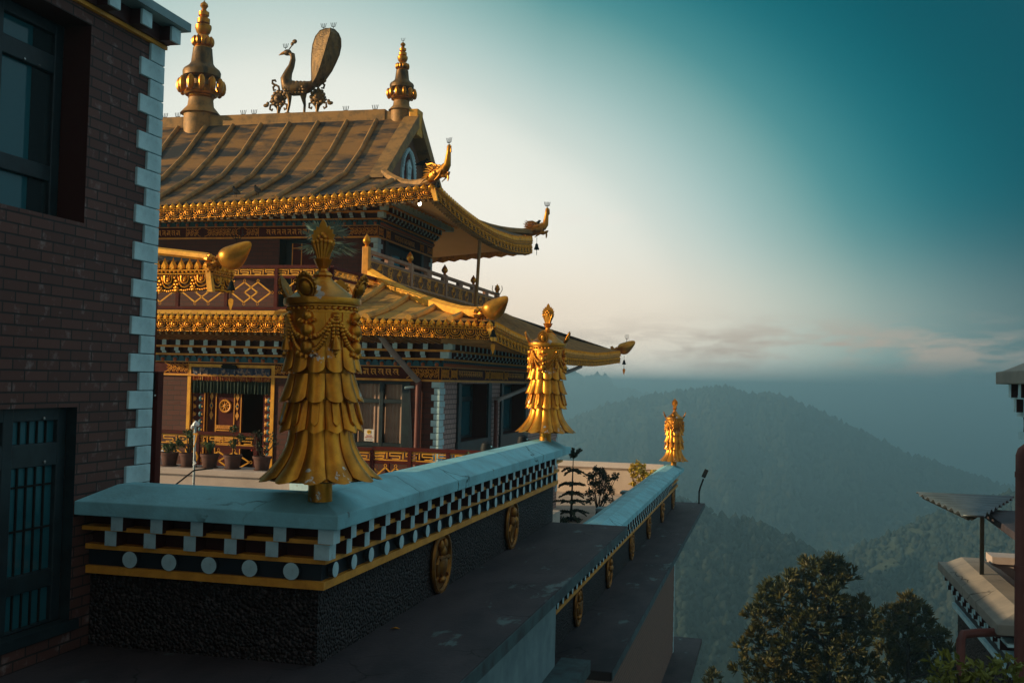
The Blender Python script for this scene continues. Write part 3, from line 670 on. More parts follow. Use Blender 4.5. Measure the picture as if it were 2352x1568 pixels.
# ------------------------------------------------------------ eaves, cornices, ornament helpers
def interp(tab, x):
    if x <= tab[0][0]: return tab[0][1]
    for (a, p), (b, q) in zip(tab, tab[1:]):
        if x <= b:
            u = (x-a)/(b-a); return p+(q-p)*u
    return tab[-1][1]
def smoothtab(tab, x, w):           # softened interpolation
    return sum(interp(tab, x+w*k/3) for k in (-3,-2,-1,0,1,2,3))/7
def eave(A, B, n, zb, zt, leaf=.098, miter=(0,0)):
    """carved eave band from A to B (xy), outward normal n; zb/zt give z along the run. returns a mesh"""
    mb = MB(); A = Vector((*A,0)); B = Vector((*B,0)); n = Vector((*n,0)); d = (B-A); Ln = d.length; d.normalize()
    def P(s, o, h):
        p = A+d*s+n*o; b, t = zb(s), zt(s); p.z = b+(t-b)*h; return p
    ns = max(8, int(Ln/.12)); ss = [Ln*i/ns for i in range(ns+1)]
    prof = [(-.10,.0),(-.012,.0),(.0,.06),(.0,.48),(.022,.50),(.022,.53),(.012,.54),(.012,.585),(.03,.60),(.03,.625),(0,.64),(-.005,.90),(-.10,.90)]
    mb.nb = 0
    mb.grid([[P(s+ (miter[0]*o if s < .5*Ln else -miter[1]*o)*(1 if i in (0, ns) else 0), o, h) for o, h in prof] for i, s in enumerate(ss)])
    mb.nb = len(mb.f)
    k = max(2, int(Ln/leaf)); p = Ln/k
    for i in range(k):
        s = p*(i+.5)
        hh = zt(s)-zb(s)
        # spade leaf
        shape = [(0,.60),(.30,.615),(.46,.68),(.44,.76),(.28,.83),(.10,.90),(0,1.0),(-.10,.90),(-.28,.83),(-.44,.76),(-.46,.68),(-.30,.615)]
        vs = [P(s+u*p, .012, h) for u, h in shape]; mid = [P(s+u*p*.55, .042, .60+(h-.60)*.62+.04) for u, h in shape]
        o = len(mb.v); m = len(shape); mb.v += [tuple(q) for q in vs]+[tuple(q) for q in mid]
        for j in range(m): mb.f.append((o+j, o+(j+1)%m, o+m+(j+1)%m, o+m+j))
        mb.f.append(tuple(range(o+m, o+2*m)))
        for sg in (-1,1):
            mb.ball(P(s+sg*.2*p, .035, .675), (p*.12,p*.12,hh*.035), 6, 4)
        for q in (.25,.75): mb.ball(P(p*(i+q), .028, .565), hh*.038, 6, 4)
        # thin pickets above the pendants
        for q in (.1,.35,.6,.85): mb.tube([P(p*(i+q), .012, .47), P(p*(i+q), .012, .36)], hh*.013, 4)
    k = max(2, int(Ln/(leaf*2.05))); p = Ln/k
    for i in range(k):
        s = p*(i+.5); hh = zt(s)-zb(s)
        U = [P(s-.22*p,.02,.46),P(s-.22*p,.022,.34),P(s-.17*p,.024,.26),P(s,.026,.22),P(s+.17*p,.024,.26),P(s+.22*p,.022,.34),P(s+.22*p,.02,.46)]
        mb.tube(U, hh*.022, 5)
        U = [P(s-.38*p,.012,.38),P(s-.33*p,.012,.22),P(s-.18*p,.012,.13),P(s,.012,.11),P(s+.18*p,.012,.13),P(s+.33*p,.012,.22),P(s+.38*p,.012,.38)]
        mb.tube(U, hh*.020, 5)
        mb.ball(P(s,.02,.35), (p*.12,p*.12,hh*.07), 6, 5); mb.ball(P(s,.03,.30), (p*.06,p*.06,hh*.03), 5, 4)
        for q, h, r in ((.5,.30,.05),(.42,.20,.04),(.58,.20,.04),(.5,.12,.05),(.40,.10,.035),(.60,.10,.035),(.5,.03,.045),(.44,.045,.03),(.56,.045,.03),(.38,.40,.03),(.62,.40,.03)):
            mb.ball(P(s+(q-.0)*p if q == .5 else s+q*p, .014, h), hh*r, 5, 4)
        for q in range(8):
            u = (q+.5)/8-.5; mb.ball(P(s+u*p, .006, .03+.055*abs(math.sin(u*2*PI))*.6-.03), hh*.035, 5, 4)
    return mb
def eave_build(mb, parent):
    o = build(mb, 'carved_eave', [GOLDE, BACKG], parent, smooth=True, ang=50); npf = 12
    for i, pg in enumerate(o.data.polygons[:mb.nb]): pg.material_index = 0 if (i % npf) in (3,4,5,7,8,11) else 1
    return o
def Lstrip(xc, yc, off, xl, yfar, z0, z1, base=.0):     # L run: front face at y=yc-off, right face at x=xc+off
    mb = MB()
    o = off
    mb.prism([(xl,yc-o,z0),(xc+o,yc-o,z0),(xc+o,yfar,z0),(xc-.1,yfar,z0),(xc-.1,yc+.1,z0),(xl,yc+.1,z0)], (0,0,z1-z0))
    return mb
def glyph(kind, w, h):              # a letter with a head bar, a stem and a tail, in xz, polygons
    g = [[(0,h),(w,h),(w,h*.80),(w*.15,h*.82)]]
    g.append([(w*.78,h*.82),(w,h*.82),(w,h*.15),(w*1.22,-h*.08),(w*1.12,-h*.08),(w*.78,h*.18)])
    if kind == 0: g += [[(w*.35,h*.8),(w*.5,h*.8),(w*.2,h*.45),(w*.55,h*.12),(w*.42,h*.12),(w*.02,h*.45)],[(w*.5,h*.55),(w*.8,h*.62),(w*.8,h*.5),(w*.5,h*.42)]]
    elif kind == 1: g += [[(w*.05,h*.5),(w*.3,h*.62),(w*.55,h*.5),(w*.55,h*.12),(w*.3,h*.05),(w*.05,h*.25)],[(w*.5,h*.8),(w*.6,h*.8),(w*.6,h*.5),(w*.5,h*.5)]]
    elif kind == 2: g += [[(w*.1,h*.62),(w*.8,h*.62),(w*.8,h*.5),(w*.1,h*.5)],[(w*.1,h*.5),(w*.28,h*.5),(w*.5,h*.15),(w*.38,h*.1),(w*.1,h*.35)]]
    elif kind == 3: g += [[(w*.15,h*.8),(w*.3,h*.8),(w*.3,h*.3),(w*.6,h*.05),(w*.45,h*.0),(w*.12,h*.28)],[(w*.45,h*.65),(w*.8,h*.5),(w*.8,h*.38),(w*.45,h*.5)]]
    else: g += [[(w*.25,h*.55),(w*.8,h*.6),(w*.8,h*.48),(w*.42,h*.42),(w*.42,h*.1),(w*.25,h*.1)]]
    return g
def script_line(mb, O, U, out, length, h, pitch):
    O, U, out = Vector(O), Vector(U), Vector(out); n = max(1, int(length/pitch)); Z = Vector((0,0,1))
    for i in range(n):
        for pl in glyph((i*2+i//3) % 5, pitch*.74, h):
            q = [O+U*(i*pitch+a)+Z*b for a, b in pl]
            mb.prism(q, out*.008)
def spiral(mb, c, U, r, turns, a0, sgn, out, tr):
    U = Vector(U); Z = Vector((0,0,1)); c = Vector(c)+Vector(out)*.006; n = 11; pts = []
    for i in range(n):
        u = i/(n-1); rr = r*(1-.75*u); a = a0+sgn*turns*2*PI*u
        pts.append(c+U*rr*math.cos(a)+Z*rr*math.sin(a))
    mb.tube(pts, [tr*(1-.3*i/n) for i in range(n)], 4)
def filigree(mb, O, U, out, w, h, tr=.006, ends=(0,0)):
    """scrollwork panel: border curves and mirrored spirals"""
    O, U, out = Vector(O), Vector(U), Vector(out); Z = Vector((0,0,1)); r = h*.21; n = max(1, round(w/(r*2.15))); p = w/n
    for i in range(n):
        for j, s in ((.27,1),(.73,-1)):
            c = O+U*(p*(i+.5))+Z*h*j
            spiral(mb, c, U, r*.95, 1.15, PI*(.5 if i % 2 else 1.5), s*(1 if i % 2 else -1), out, tr)
            mb.ball(c+out*.008+U*r*.8+Z*r*.5*s, tr*1.7, 5, 4); mb.ball(c+out*.008, tr*1.7, 5, 4); mb.ball(c+out*.008-U*r*.8-Z*r*.4*s, tr*1.6, 5, 4)
        mb.tube([O+U*p*i+Z*h*.5+out*.006, O+U*p*(i+.5)+Z*h*(.56 if i%2 else .44)+out*.006, O+U*p*(i+1)+Z*h*.5+out*.006], tr, 4)
    for e, u0, sg in ((ends[0],0,-1),(ends[1],w,1)):
        if e: mb.tube([O+U*(u0+sg*e)+Z*h*.98+out*.006, O+U*(u0+sg*e*.3)+Z*h*.85+out*.006, O+U*(u0-sg*e*.2)+Z*h*.62+out*.006, O+U*(u0+sg*e*.35)+Z*h*.5+out*.006, O+U*(u0-sg*e*.2)+Z*h*.38+out*.006, O+U*(u0+sg*e*.3)+Z*h*.15+out*.006, O+U*(u0+sg*e)+Z*h*.02+out*.006], tr*1.2, 4)
        else: mb.tube([O+U*u0+out*.006, O+U*u0+Z*h+out*.006], tr, 4)
def fret(mb, O, U, out, length, h, pitch, t=.014):
    """meander band between two rails"""
    O, U, out = Vector(O), Vector(U), Vector(out).normalized()*t; Z = Vector((0,0,1)); n = max(1, round(length/pitch)); p = length/n
    def seg(a, b, c, d): mb.prism([O+U*a+Z*c, O+U*b+Z*c, O+U*b+Z*d, O+U*a+Z*d], out)
    seg(0, length, h-t, h); seg(0, length, 0, t)
    g = t
    for i in range(n):
        a = i*p
        # S meander
        x = [a+.06*p, a+.94*p]; zt, zm, zb = h*.80, h*.5, h*.20
        seg(x[0], x[1]-.12*p, zt-g/2, zt+g/2)
        seg(x[0], x[0]+g, zm, zt-g/2); seg(x[0], x[1]-.2*p, zm-g/2, zm+g/2); seg(x[1]-.2*p-g, x[1]-.2*p, zb, zm-g/2); seg(x[0]+.18*p, x[1]-.2*p, zb-g/2, zb+g/2)
        seg(x[1]-g, x[1], zb, zt+g/2); seg(x[1]-.12*p, x[1], h-t-g*.2, h-t)
def diamonds(mb, rg, c, U, out, w, h, t=.018):
    """two overlapping diamonds with little rings at the corners"""
    c, U, o = Vector(c), Vector(U), Vector(out)*.016; Z = Vector((0,0,1))
    for dx in (-w*.17, w*.17):
        q = [(dx-w*.33,0),(dx,h*.5),(dx+w*.33,0),(dx,-h*.5)]
        for (a,b),(e,f) in zip(q, q[1:]+q[:1]):
            p0, p1 = c+U*a+Z*b, c+U*e+Z*f; d = (p1-p0).normalized(); nn = d.cross(Vector(out)).normalized()*t/2
            mb.prism([p0+nn-d*t*.3, p1+nn+d*t*.3, p1-nn+d*t*.3, p0-nn-d*t*.3], o)
        for a, b in ((dx,h*.5+.022),(dx,-h*.5-.022)):
            rg.tube([c+o*.5+U*(a+.018*math.cos(q))+Z*(b+.018*math.sin(q)) for q in [2*PI*k/12 for k in range(13)]], .004, 4)
    for a in (-w*.17-w*.33-.022, w*.17+w*.33+.022):
        rg.tube([c+o*.5+U*(a+.018*math.cos(q))+Z*(.018*math.sin(q)) for q in [2*PI*k/12 for k in range(13)]], .004, 4)

def script_part(par, *a): m = MB(); script_line(m, *a); build(m, 'gold_script', OCHRE, par)
def filigree_part(par, *a, **k): m = MB(); filigree(m, *a, **k); build(m, 'scrollwork_panel', OCHRE, par)
# ------------------------------------------------------------ monastery
M0 = thing('monastery', (-4.58, 14.5, -2.75), 'two-storey monastery with golden tiered roofs, carved eaves and dark red brick walls', 'monastery')
XC, YC = -4.58, 14.5; XL, YFAR = -10.4, 23.2
# lower walls with openings
dk = (-8.5, -7.14, -2.75, .10); fw = (-6.62, -5.02, -1.0, -.06)
hf = [(fw[0]-XL, fw[1]-XL, fw[2]+2.75, fw[3]+2.75), (dk[0]-XL, dk[1]-XL, 0, dk[3]+2.75)]
mb = MB(); wallgrid(mb, (XL,YC,-2.75), (1,0,0), (0,0,1), XC-XL, 3.3, hf, (0,1,0))
build(mb, 'front_wall', BRICKM, M0)
hr = [(15.52-YC, 17.1-YC, -.95+2.75, -.07+2.75), (18.12-YC, 19.85-YC, -.95+2.75, -.07+2.75)]
mb = MB(); wallgrid(mb, (XC,YC,-2.75), (0,1,0), (0,0,1), YFAR-YC, 3.3, hr, (-1,0,0))
mb.poly([(XC,YFAR,-2.75),(-5.5,YFAR,-2.75),(-5.5,YFAR,.55),(XC,YFAR,.55)])
build(mb, 'side_wall', BRICKP, M0)
mb = MB(); mb.poly([(XL,YC,-2.75),(XL,19.5,-2.75),(XL,19.5,.55),(XL,YC,.55)]); mb.poly([(XL,19.5,-2.75),(-5.5,19.5,-2.75),(-5.5,19.5,.55),(XL,19.5,.55)]); mb.poly([(-5.5,19.5,-2.75),(-5.5,YFAR,-2.75),(-5.5,YFAR,.55),(-5.5,19.5,.55)]); mb.poly([(XL,YC+.001,.55),(XC-.001,YC+.001,.55),(XC-.001,19.5,.55),(XL,19.5,.55)]); mb.poly([(-5.5,19.5,.55),(XC-.001,19.5,.55),(XC-.001,YFAR,.55),(-5.5,YFAR,.55)])
build(mb, 'rear_wall', BRICKM, M0)
# corner quoins
pq = {}; z = -.05-.045
for k in range(24):
    a, b = ((.115,.085) if k % 2 == 0 else (.075,.11))
    if k % 2 not in pq:
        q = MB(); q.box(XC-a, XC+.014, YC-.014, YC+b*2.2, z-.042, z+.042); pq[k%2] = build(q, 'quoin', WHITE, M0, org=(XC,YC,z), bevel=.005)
    else: dup(pq[k%2], M0, (XC,YC,z))
    z -= .0905
for k in range(26):
    z = -.1-.0905*k; wd = .2 if k % 2 else .12
    if k < 2:
        q = MB(); q.box(XC-.1, XC+.012, YFAR-wd, YFAR+.012, z-.042, z+.042); pq[2+k] = build(q, 'quoin', WHITE, M0, org=(XC,YFAR,z))
    else: dup(pq[2+k%2], M0, (XC,YFAR,z))

def cornice_set(xc, yc, xl, yfar, zz, nf, nr, pf, pr, name, x_first, y_first, tier3=False):
    """stacked painted mouldings with white beam ends, curved brackets and a petal row"""
    zf0, zf1, zpet, zy1, zbr, zy2, zbe, zy3 = zz     # frieze bottom/top, petal top, band, bracket top, band, beam top, band top
    core = build(Lstrip(xc, yc, .02, xl, yfar, zf1, zy3), name, DKMAR, M0)
    def strip(off, z0, z1, nm, m): return build(Lstrip(xc, yc, off, xl, yfar, z0, z1), nm, m, core)
    strip(.035, zf0-.03, zf0, 'yellow_band', OCHRE); strip(.03, zf1, zf1+.012, 'yellow_band', OCHRE)
    strip(.075, zpet, zy1, 'yellow_band', OCHRE); strip(.06, zy1, zbr, 'dark_recess', DKMAR); strip(.20, zbr, zy2, 'yellow_band', OCHRE)
    strip(.17, zy2, zbe, 'dark_recess', DKMAR); strip(.29, zbe, zy3, 'yellow_band', OCHRE)
    # petal row
    te = MB(); sa = MB(); h = zpet-zf1-.012; p = .103; z0 = zf1+.012
    def petal(c, U, n, alt):
        c, U, n = Vector(c), Vector(U), Vector(n); Z = Vector((0,0,1))
        pts = [c+U*(p*.5*.95*math.cos(a))+Z*(h*.30+h*.66*math.sin(a)) for a in [PI*k/8 for k in range(9)]]
        pts = [c-U*p*.475*-1, *pts, c-U*p*.475]
        te.prism(pts, n*.03)
        if alt: sa.ball(c+n*.035+Z*h*.30, (p*.30 if U.x else .03, .03 if U.x else p*.30, h*.32), 8, 6)
    for i in range(int((xc-xl)/p)): petal((xc+.02-p*(i+.5), yc-.02, z0), (1,0,0), (0,-1,0), i % 2 == 0)
    for i in range(int((yfar-yc)/p)): petal((xc+.02, yc-.02+p*(i+.5), z0), (0,1,0), (1,0,0), True)
    nte = len(te.f); te.merge(sa); pr_ = build(te, 'petal_row', [TEAL, SALMON], core)
    for i, pg in enumerate(pr_.data.polygons): pg.material_index = 0 if i < nte else 1
    # beam ends (upper) and curved brackets (lower)
    wb = .036
    bm = MB(); bm.box(-wb, wb, -.255, -.10, zy2-.001, zbe)
    s = [(-.185,zbr),(-.19,zbr-(zbr-zy1)*.5),(-.165,zbr-(zbr-zy1)*.62),(-.15,zbr-(zbr-zy1)*.64),(-.145,zbr-(zbr-zy1)*.95),(-.13,zy1),(-.03,zy1),(-.03,zbr)]
    bk = MB(); bk.prism([(-wb,y,z) for y,z in s], (2*wb,0,0))
    first = {}
    def place(kind, m, px, py, rot):
        loc = (px, py, zy1)
        if (kind, rot) not in first:
            q = MB().merge(m, Matrix.Translation((px,py,0)) @ Matrix.Rotation(PI/2*rot, 4, 'Z'))
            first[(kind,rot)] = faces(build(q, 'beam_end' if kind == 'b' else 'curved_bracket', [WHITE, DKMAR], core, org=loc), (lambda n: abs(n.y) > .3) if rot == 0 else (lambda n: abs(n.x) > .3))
        else: dup(first[(kind,rot)], core, loc)
    for i in range(nf):
        place('b', bm, x_first-pf*i, yc, 0); place('k', bk, x_first-pf*(i+.28), yc, 0)
    for i in range(nr):
        place('b', bm, xc, y_first+pr*i, 1); place('k', bk, xc, y_first+pr*(i+.25), 1)
    for off, z0, z1, nm in ((.255,zy2,zbe,'corner_beam_end'),(.185,zy1,zbr,'corner_bracket')):
        q = MB(); q.box(xc+off-.13, xc+off, yc-off, yc-off+.13, z0, z1-.0005); build(q, nm, WHITE, core)
    return core
cornice_set(XC, YC, XL, YFAR, (-.02,.152,.255,.283,.372,.402,.492,.515), 22, 34, .2265, .24, 'lower_cornice', -4.72, 14.66)
# frieze
FR = build(Lstrip(XC, YC, .012, XL, YFAR, -.02, .152), 'lower_frieze', MAROON, M0)
mb = MB()
script_part(FR, (-6.75, YC-.012, .035), (1,0,0), (0,-1,0), 1.6, .085, .113)
script_part(FR, (-9.9, YC-.012, .035), (1,0,0), (0,-1,0), .7, .085, .113)
for y0, y1 in ((15.38,16.86),(18.45,19.75),(21.3,22.6)): script_part(FR, (XC+.012, y0, .035), (0,1,0), (1,0,0), y1-y0, .085, .125)

mb = MB()
filigree_part(FR, (-5.02, YC-.014, -.01), (1,0,0), (0,-1,0), .43, .155, ends=(.05,0)); filigree_part(FR, (-8.86, YC-.014, -.01), (1,0,0), (0,-1,0), .34, .155, ends=(.06,0))
filigree_part(FR, (-7.11, YC-.014, -.01), (1,0,0), (0,-1,0), .25, .155, ends=(0,.06))
filigree_part(FR, (XC+.014, 14.52, -.01), (0,1,0), (1,0,0), .34, .155, ends=(0,.06))
for y0, w in ((15.0,.28),(16.92,.22),(17.25,.82),(18.2,.2),(19.85,.22),(20.25,.8),(22.65,.4)): filigree_part(FR, (XC+.014, y0, -.005), (0,1,0), (1,0,0), w, .145, ends=(.03,.03))


# front window with curtains
mb = MB(); reveal(mb, (0,YC,0), (1,0,0), (0,0,1), fw, (0,.2,0)); build(mb, 'window_reveal', BLACKB, M0)
mb = MB()
bars(mb, 0,0,[],[],0,0,0,0)
for a, b in ((-6.62,-6.55),(-5.90,-5.85),(-5.50,-5.44),(-5.16,-5.02)): mb.box(a, b, YC+.06, YC+.12, -1.0, -.06)
for a, b in ((-1.0,-.945),(-.375,-.315),(-.10,-.06)): mb.box(-6.62, -5.02, YC+.064, YC+.116, a, b)
f = build(mb, 'front_window', FRAME, M0, bevel=.005)
for a, b in ((-6.55,-5.90),(-5.85,-5.50),(-5.44,-5.16)):
    for c, d in ((-.945,-.375),(-.315,-.10)):
        n = int((b-a)/.052)*6; rows = [[(a+(b-a)*i/n, YC+.14+.006*math.cos(2*PI*i/6), z) for i in range(n+1)] for z in (c, d)]
        q = MB(); q.grid(rows); build(q, 'curtain', CURT, f, smooth=True, ang=60)
mb = MB(); mb.hexa([(-5.02,YC-.02,-1.05),(-4.945,YC-.02,-1.05),(-4.945,YC,-1.05),(-5.02,YC,-1.05)],[(-5.02,YC-.02,-.06),(-5.015,YC-.02,-.06),(-5.015,YC,-.06),(-5.02,YC,-.06)])
mb.box(-6.7,-4.95,YC-.03,YC,-1.08,-1.0); build(mb, 'window_surround', BLACKB, M0)
# side windows
for y0, y1 in ((15.52,17.1),(18.12,19.85)):
    mb = MB(); a = (y0, y1, -.95, -.07)
    reveal(mb, (XC,0,0), (0,1,0), (0,0,1), a, (-.28,0,0)); r = build(mb, 'window_reveal', REVEAL, M0)
    mb = MB(); mb.box(XC,XC+.035,y0-.15,y0,-1.0,-.06); mb.box(XC,XC+.035,y1,y1+.2,-1.0,-.06); mb.box(XC,XC+.04,y0-.17,y1+.22,-1.16,-.95); build(mb, 'window_surround', FRAME, M0, bevel=.006)
    x = XC-.24; mb = MB(); m = y0+(y1-y0)*.52
    for p, q in ((y0,y0+.07),(m-.05,m+.05),(y1-.09,y1)): mb.box(x-.05, x, p, q, -.95, -.07)
    for p, q in ((-.95,-.90),(-.36,-.28),(-.12,-.07)): mb.box(x-.048, x-.002, y0, y1, p, q)
    f = build(mb, 'side_window', FRAME, M0, bevel=.005)
    for p, q in ((y0+.07,m-.05),(m+.05,y1-.09)):
        for c, d in ((-.90,-.36),(-.28,-.12)):
            g = MB(); g.box(x-.035, x-.025, p, q, c, d); build(g, 'pane', REFLPANE if p < m-.3 and c < -.5 else GLASS, f)
# doorway
mb = MB(); reveal(mb, (0,YC,0), (1,0,0), (0,0,1), dk, (0,.6,0)); mb.poly([(dk[0],YC+.6,dk[2]),(dk[1],YC+.6,dk[2]),(dk[1],YC+.6,dk[3]),(dk[0],YC+.6,dk[3])]); build(mb, 'doorway', DKMAR, M0)
mb = MB(); mb.box(-8.53,-8.475,YC-.02,YC+.03,-2.75,.13); mb.box(-7.165,-7.11,YC-.02,YC+.03,-2.75,.13); mb.box(-8.475,-7.165,YC-.018,YC+.028,.085,.128)
D0 = build(mb, 'door_frame', OCHREH, M0)
for x0, x1 in ((-8.475,-8.25),(-7.30,-7.165)):
    mb = MB(); mb.box(x0,x1,YC+.03,YC+.09,-2.75,.085); pl = build(mb, 'painted_jamb', MAROON, D0)
    g = MB(); te = MB(); n = 22
    for k in range(n):
        z = .02-.115*k
        g.prism([(x0+.03,YC+.03,z),(x0+.055,YC+.03,z+.05),(x0+.03,YC+.03,z+.1)], (0,-.006,0)); g.ball((x0+.05,YC+.03,z+.05),(.028,.012,.03),6,5)
        te.ball((x0+(.15 if x0 < -8 else .09),YC+.03,z+.05),(.036,.014,.042),8,5)
        g.ball((x0+(.18 if x0 < -8 else .11),YC+.024,z+.05),(.016,.012,.018),6,4)
    g.box(x1-.012,x1,YC+.018,YC+.03,-2.75,.085)
    build(g, 'gold_carving', OCHRE, pl, smooth=True); build(te, 'teal_carving', TEAL, pl, smooth=True)
mb = MB(); mb.box(-8.25,-7.68,YC+.08,YC+.13,-2.75,.06); L1 = build(mb, 'door_leaf', MAROON, M0)
g = MB(); xm = -7.94
for x in (-8.245,-8.10,-7.80,-7.69): g.box(x,x+.014,YC+.068,YC+.08,-2.75,.05)
for z in (-.86,-.93,-1.02,-1.05): g.box(-8.10,-7.79,YC+.07,YC+.08,z,z+.014)
g.tube([(xm+.085*math.cos(a),YC+.072,-.49+.085*math.sin(a)) for a in [2*PI*k/20 for k in range(21)]], .017, 5)
for k in range(4):
    a = PI*k/4+.2; g.tube([(xm-.10*math.cos(a),YC+.072,-.49-.10*math.sin(a)),(xm+.10*math.cos(a),YC+.072,-.49+.10*math.sin(a))], .010, 4)
g.ball((xm,YC+.07,-.49),(.03,.015,.03),8,5)
for x in (-8.17,-7.745):
    for z in (-.35,-.49,-.63): g.prism([(x-.03,YC+.08,z),(x,YC+.08,z+.07),(x+.03,YC+.08,z),(x,YC+.08,z-.07)], (0,-.008,0))
filigree(g, (-8.08,YC+.078,-.84), (1,0,0), (0,-1,0), .28, .07, .005); filigree(g, (-8.08,YC+.078,-1.0), (1,0,0), (0,-1,0), .28, .06, .005)
build(g, 'gold_carving', OCHRE, L1)
g = MB(); g.ball((xm,YC+.064,-.49),(.014,.012,.014),6,4)
for x in (-8.17,-7.745): g.ball((x,YC+.07,-.49),(.018,.012,.02),6,4)
g.ball((xm,YC+.07,-.895),(.025,.01,.02),6,4); build(g, 'blue_flowers', TEAL, L1, smooth=True)
mb = MB(); mb.hexa([(-7.44,YC+.36,-2.75),(-7.30,YC+.10,-2.75),(-7.27,YC+.12,-2.75),(-7.41,YC+.38,-2.75)],[(-7.44,YC+.36,.06),(-7.30,YC+.10,.06),(-7.27,YC+.12,.06),(-7.41,YC+.38,.06)]); L2 = build(mb, 'door_leaf', MAROON, M0)
# cloth valance
def pleat(x0, x1, y, z0, z1, amp, per, jag=0):
    n = int((x1-x0)/per*6); rows = []
    for j in range(4):
        u = j/3; rows.append([(x0+(x1-x0)*i/n, y+amp*(.4+.6*(1-u))*math.sin(2*PI*i/6)+.004*math.sin(i*1.7), z0+(z1-z0)*u+(jag*math.sin(i*.9) if j == 0 else 0)) for i in range(n+1)])
    m = MB(); m.grid(rows); return m
V0 = build(pleat(-8.46,-7.17,YC-.005,-.30,-.09,.012,.055,.006), 'green_valance', CLOTHG, M0, smooth=True)
build(pleat(-8.45,-7.18,YC-.022,-.115,-.02,.010,.03,.008), 'brocade_valance', CLOTHR, M0, smooth=True)
build(pleat(-8.45,-7.18,YC-.034,-.03,.075,.006,.09,.006), 'patterned_valance', CLOTHB, M0, smooth=True)
mb = MB(); mb.prism([(-7.97,YC-.06,.10),(-7.93,YC-.06,.068),(-7.74,YC-.06,.06),(-7.70,YC-.06,.092),(-7.74,YC-.06,.125),(-7.93,YC-.06,.132)], (0,.02,0)); q = build(mb, 'name_plaque', IRON, M0)

# lower roof
zfront_b = lambda x: smoothtab([(-11,.572),(-6.6,.572),(-4.8,.548),(-3.55,.515)], x, .2)
zfront_t = lambda x: smoothtab([(-11,.842),(-6.6,.842),(-4.8,.80),(-3.55,.785)], x, .2)
ztab_rt = [(13.45,.785),(14.3,.70),(16,.622),(19,.585),(22,.615),(24,.69),(26.1,.80)]; ztab_rb = [(13.45,.515),(14.3,.44),(16,.362),(19,.30),(22,.33),(24,.40),(26.1,.49)]
zr_t = lambda y: smoothtab(ztab_rt, y, .5); zr_b = lambda y: smoothtab(ztab_rb, y, .5)
EX, EY, EF = -3.54, 13.46, 26.1
mb = eave((XL-.1, EY), (EX, EY), (0,-1), lambda s: zfront_b(XL-.1+s), lambda s: zfront_t(XL-.1+s), miter=(0,-1)); eave_build(mb, M0)
mb = eave((EX, EY), (EX-.12, EF), (1,0), lambda s: zr_b(EY+s), lambda s: zr_t(EY+s), miter=(-1,0)); eave_build(mb, M0)
mb = MB(); mb.hexa([(EX-.02,EY-.035,.50),(EX+.05,EY-.05,.50),(EX+.05,EY+.03,.50),(EX-.02,EY+.03,.50)],[(EX-.10,EY-.02,.70),(EX-.0,EY-.03,.70),(EX-.0,EY+.02,.70),(EX-.1,EY+.02,.70)]); build(mb, 'eave_corner_post', OCHREH, M0)
mb = MB(); mb.prism([(XL-.1,EY+.03,.815),(XL-.1,EY+.10,.875),(XL-.1,EY+.5,.90),(XL-.1,EY+.5,.80)], (XC-XL-2.0,0,0)); build(mb, 'yellow_fascia', OCHREH, M0)
mb = MB(); mb.poly([(XL,EY+.5,.895),(-6.43,EY+.5,.895),(-6.43,19,.895),(XL,19,.895)]); build(mb, 'balcony_floor', FLOOR, M0)
# roof slopes: front corner slope and right slope
g_ = lambda d: (.145*d+.05*d*d)/.841
rows = []
for i in range(15):
    d = 2.9*i/14; z1 = lambda x: zfront_t(x)-.035
    rows.append([(x_, EY+d, (lambda zt: zt+(1.655-zt)*g_(d))(zfront_t(x_)-.035)) for x_ in [(-6.9)+( (EX-d)-(-6.9))*j/12 for j in range(13)]])
mb = MB(); mb.grid(rows); build(mb, 'front_roof_slope', ROOFG, M0, smooth=True)
rows = []
for i in range(15):
    d = 2.9*i/14
    ys = [EY+d+(EF-EY-d)*j/40 for j in range(41)]
    rows.append([(EX-d-.12*(y-EY)/(EF-EY), y, (lambda zt: zt+(1.655-zt)*g_(d))(zr_t(y)-.035)) for y in ys])
mb = MB(); mb.grid([list(reversed(r)) for r in rows])
# narrow standing ribs along the right slope
build(mb, 'side_roof_slope', ROOFG, M0, smooth=True)
mb = MB()
for k in range(58):
    y = EY+.35+.215*k
    pts = []
    for i in range(7):
        d = min(2.9, max(0, y-EY-.05))*i/6
        zt = zr_t(y)-.035; pts.append((EX-d-.12*(y-EY)/(EF-EY), y, zt+(1.655-zt)*g_(d)+.006))
    build(MB().tube(pts, .022, 5), 'roof_rib', ROOFR, M0, smooth=True)
mb = MB()
for x in (-5.93,-5.31,-4.70,-4.12):
    dm = min(2.9, EX-x); pts = []
    for i in range(8):
        d = -.02+dm*i/7; zt = zfront_t(x)-.035; pts.append((x, EY+d, zt+(1.655-zt)*g_(max(0,d))+.02))
    build(MB().tube(pts, .055, 8), 'roof_rib', ROOFG, M0, smooth=True)
mb = MB(); pts = []
for i in range(12):
    d = .10+2.8*i/11; zt = .75+.03*max(0,1-d*2); pts.append((EX-d, EY+d, zt+(1.655-zt)*g_(d)+.05+.05*max(0,1-d/.5)))
mb.tube(pts, [.085]*10+[.09,.09], 6, up=(0,0,1)); build(mb, 'hip_ridge', OCHREH, M0, smooth=True)
mb = MB()
pts = [(-7.3,EF,.5),(EX-.12,EF,.5),(EX-.12,EF,.75),(-6.43,EF,1.62),(-7.3,EF,1.62)]; mb.poly(pts); mb.poly([(-7.3,18.9,1.62),(-6.43,18.9,1.62),(-6.43,EF,1.62),(-7.3,EF,1.62)]); build(mb, 'roof_back', ROOF, M0)
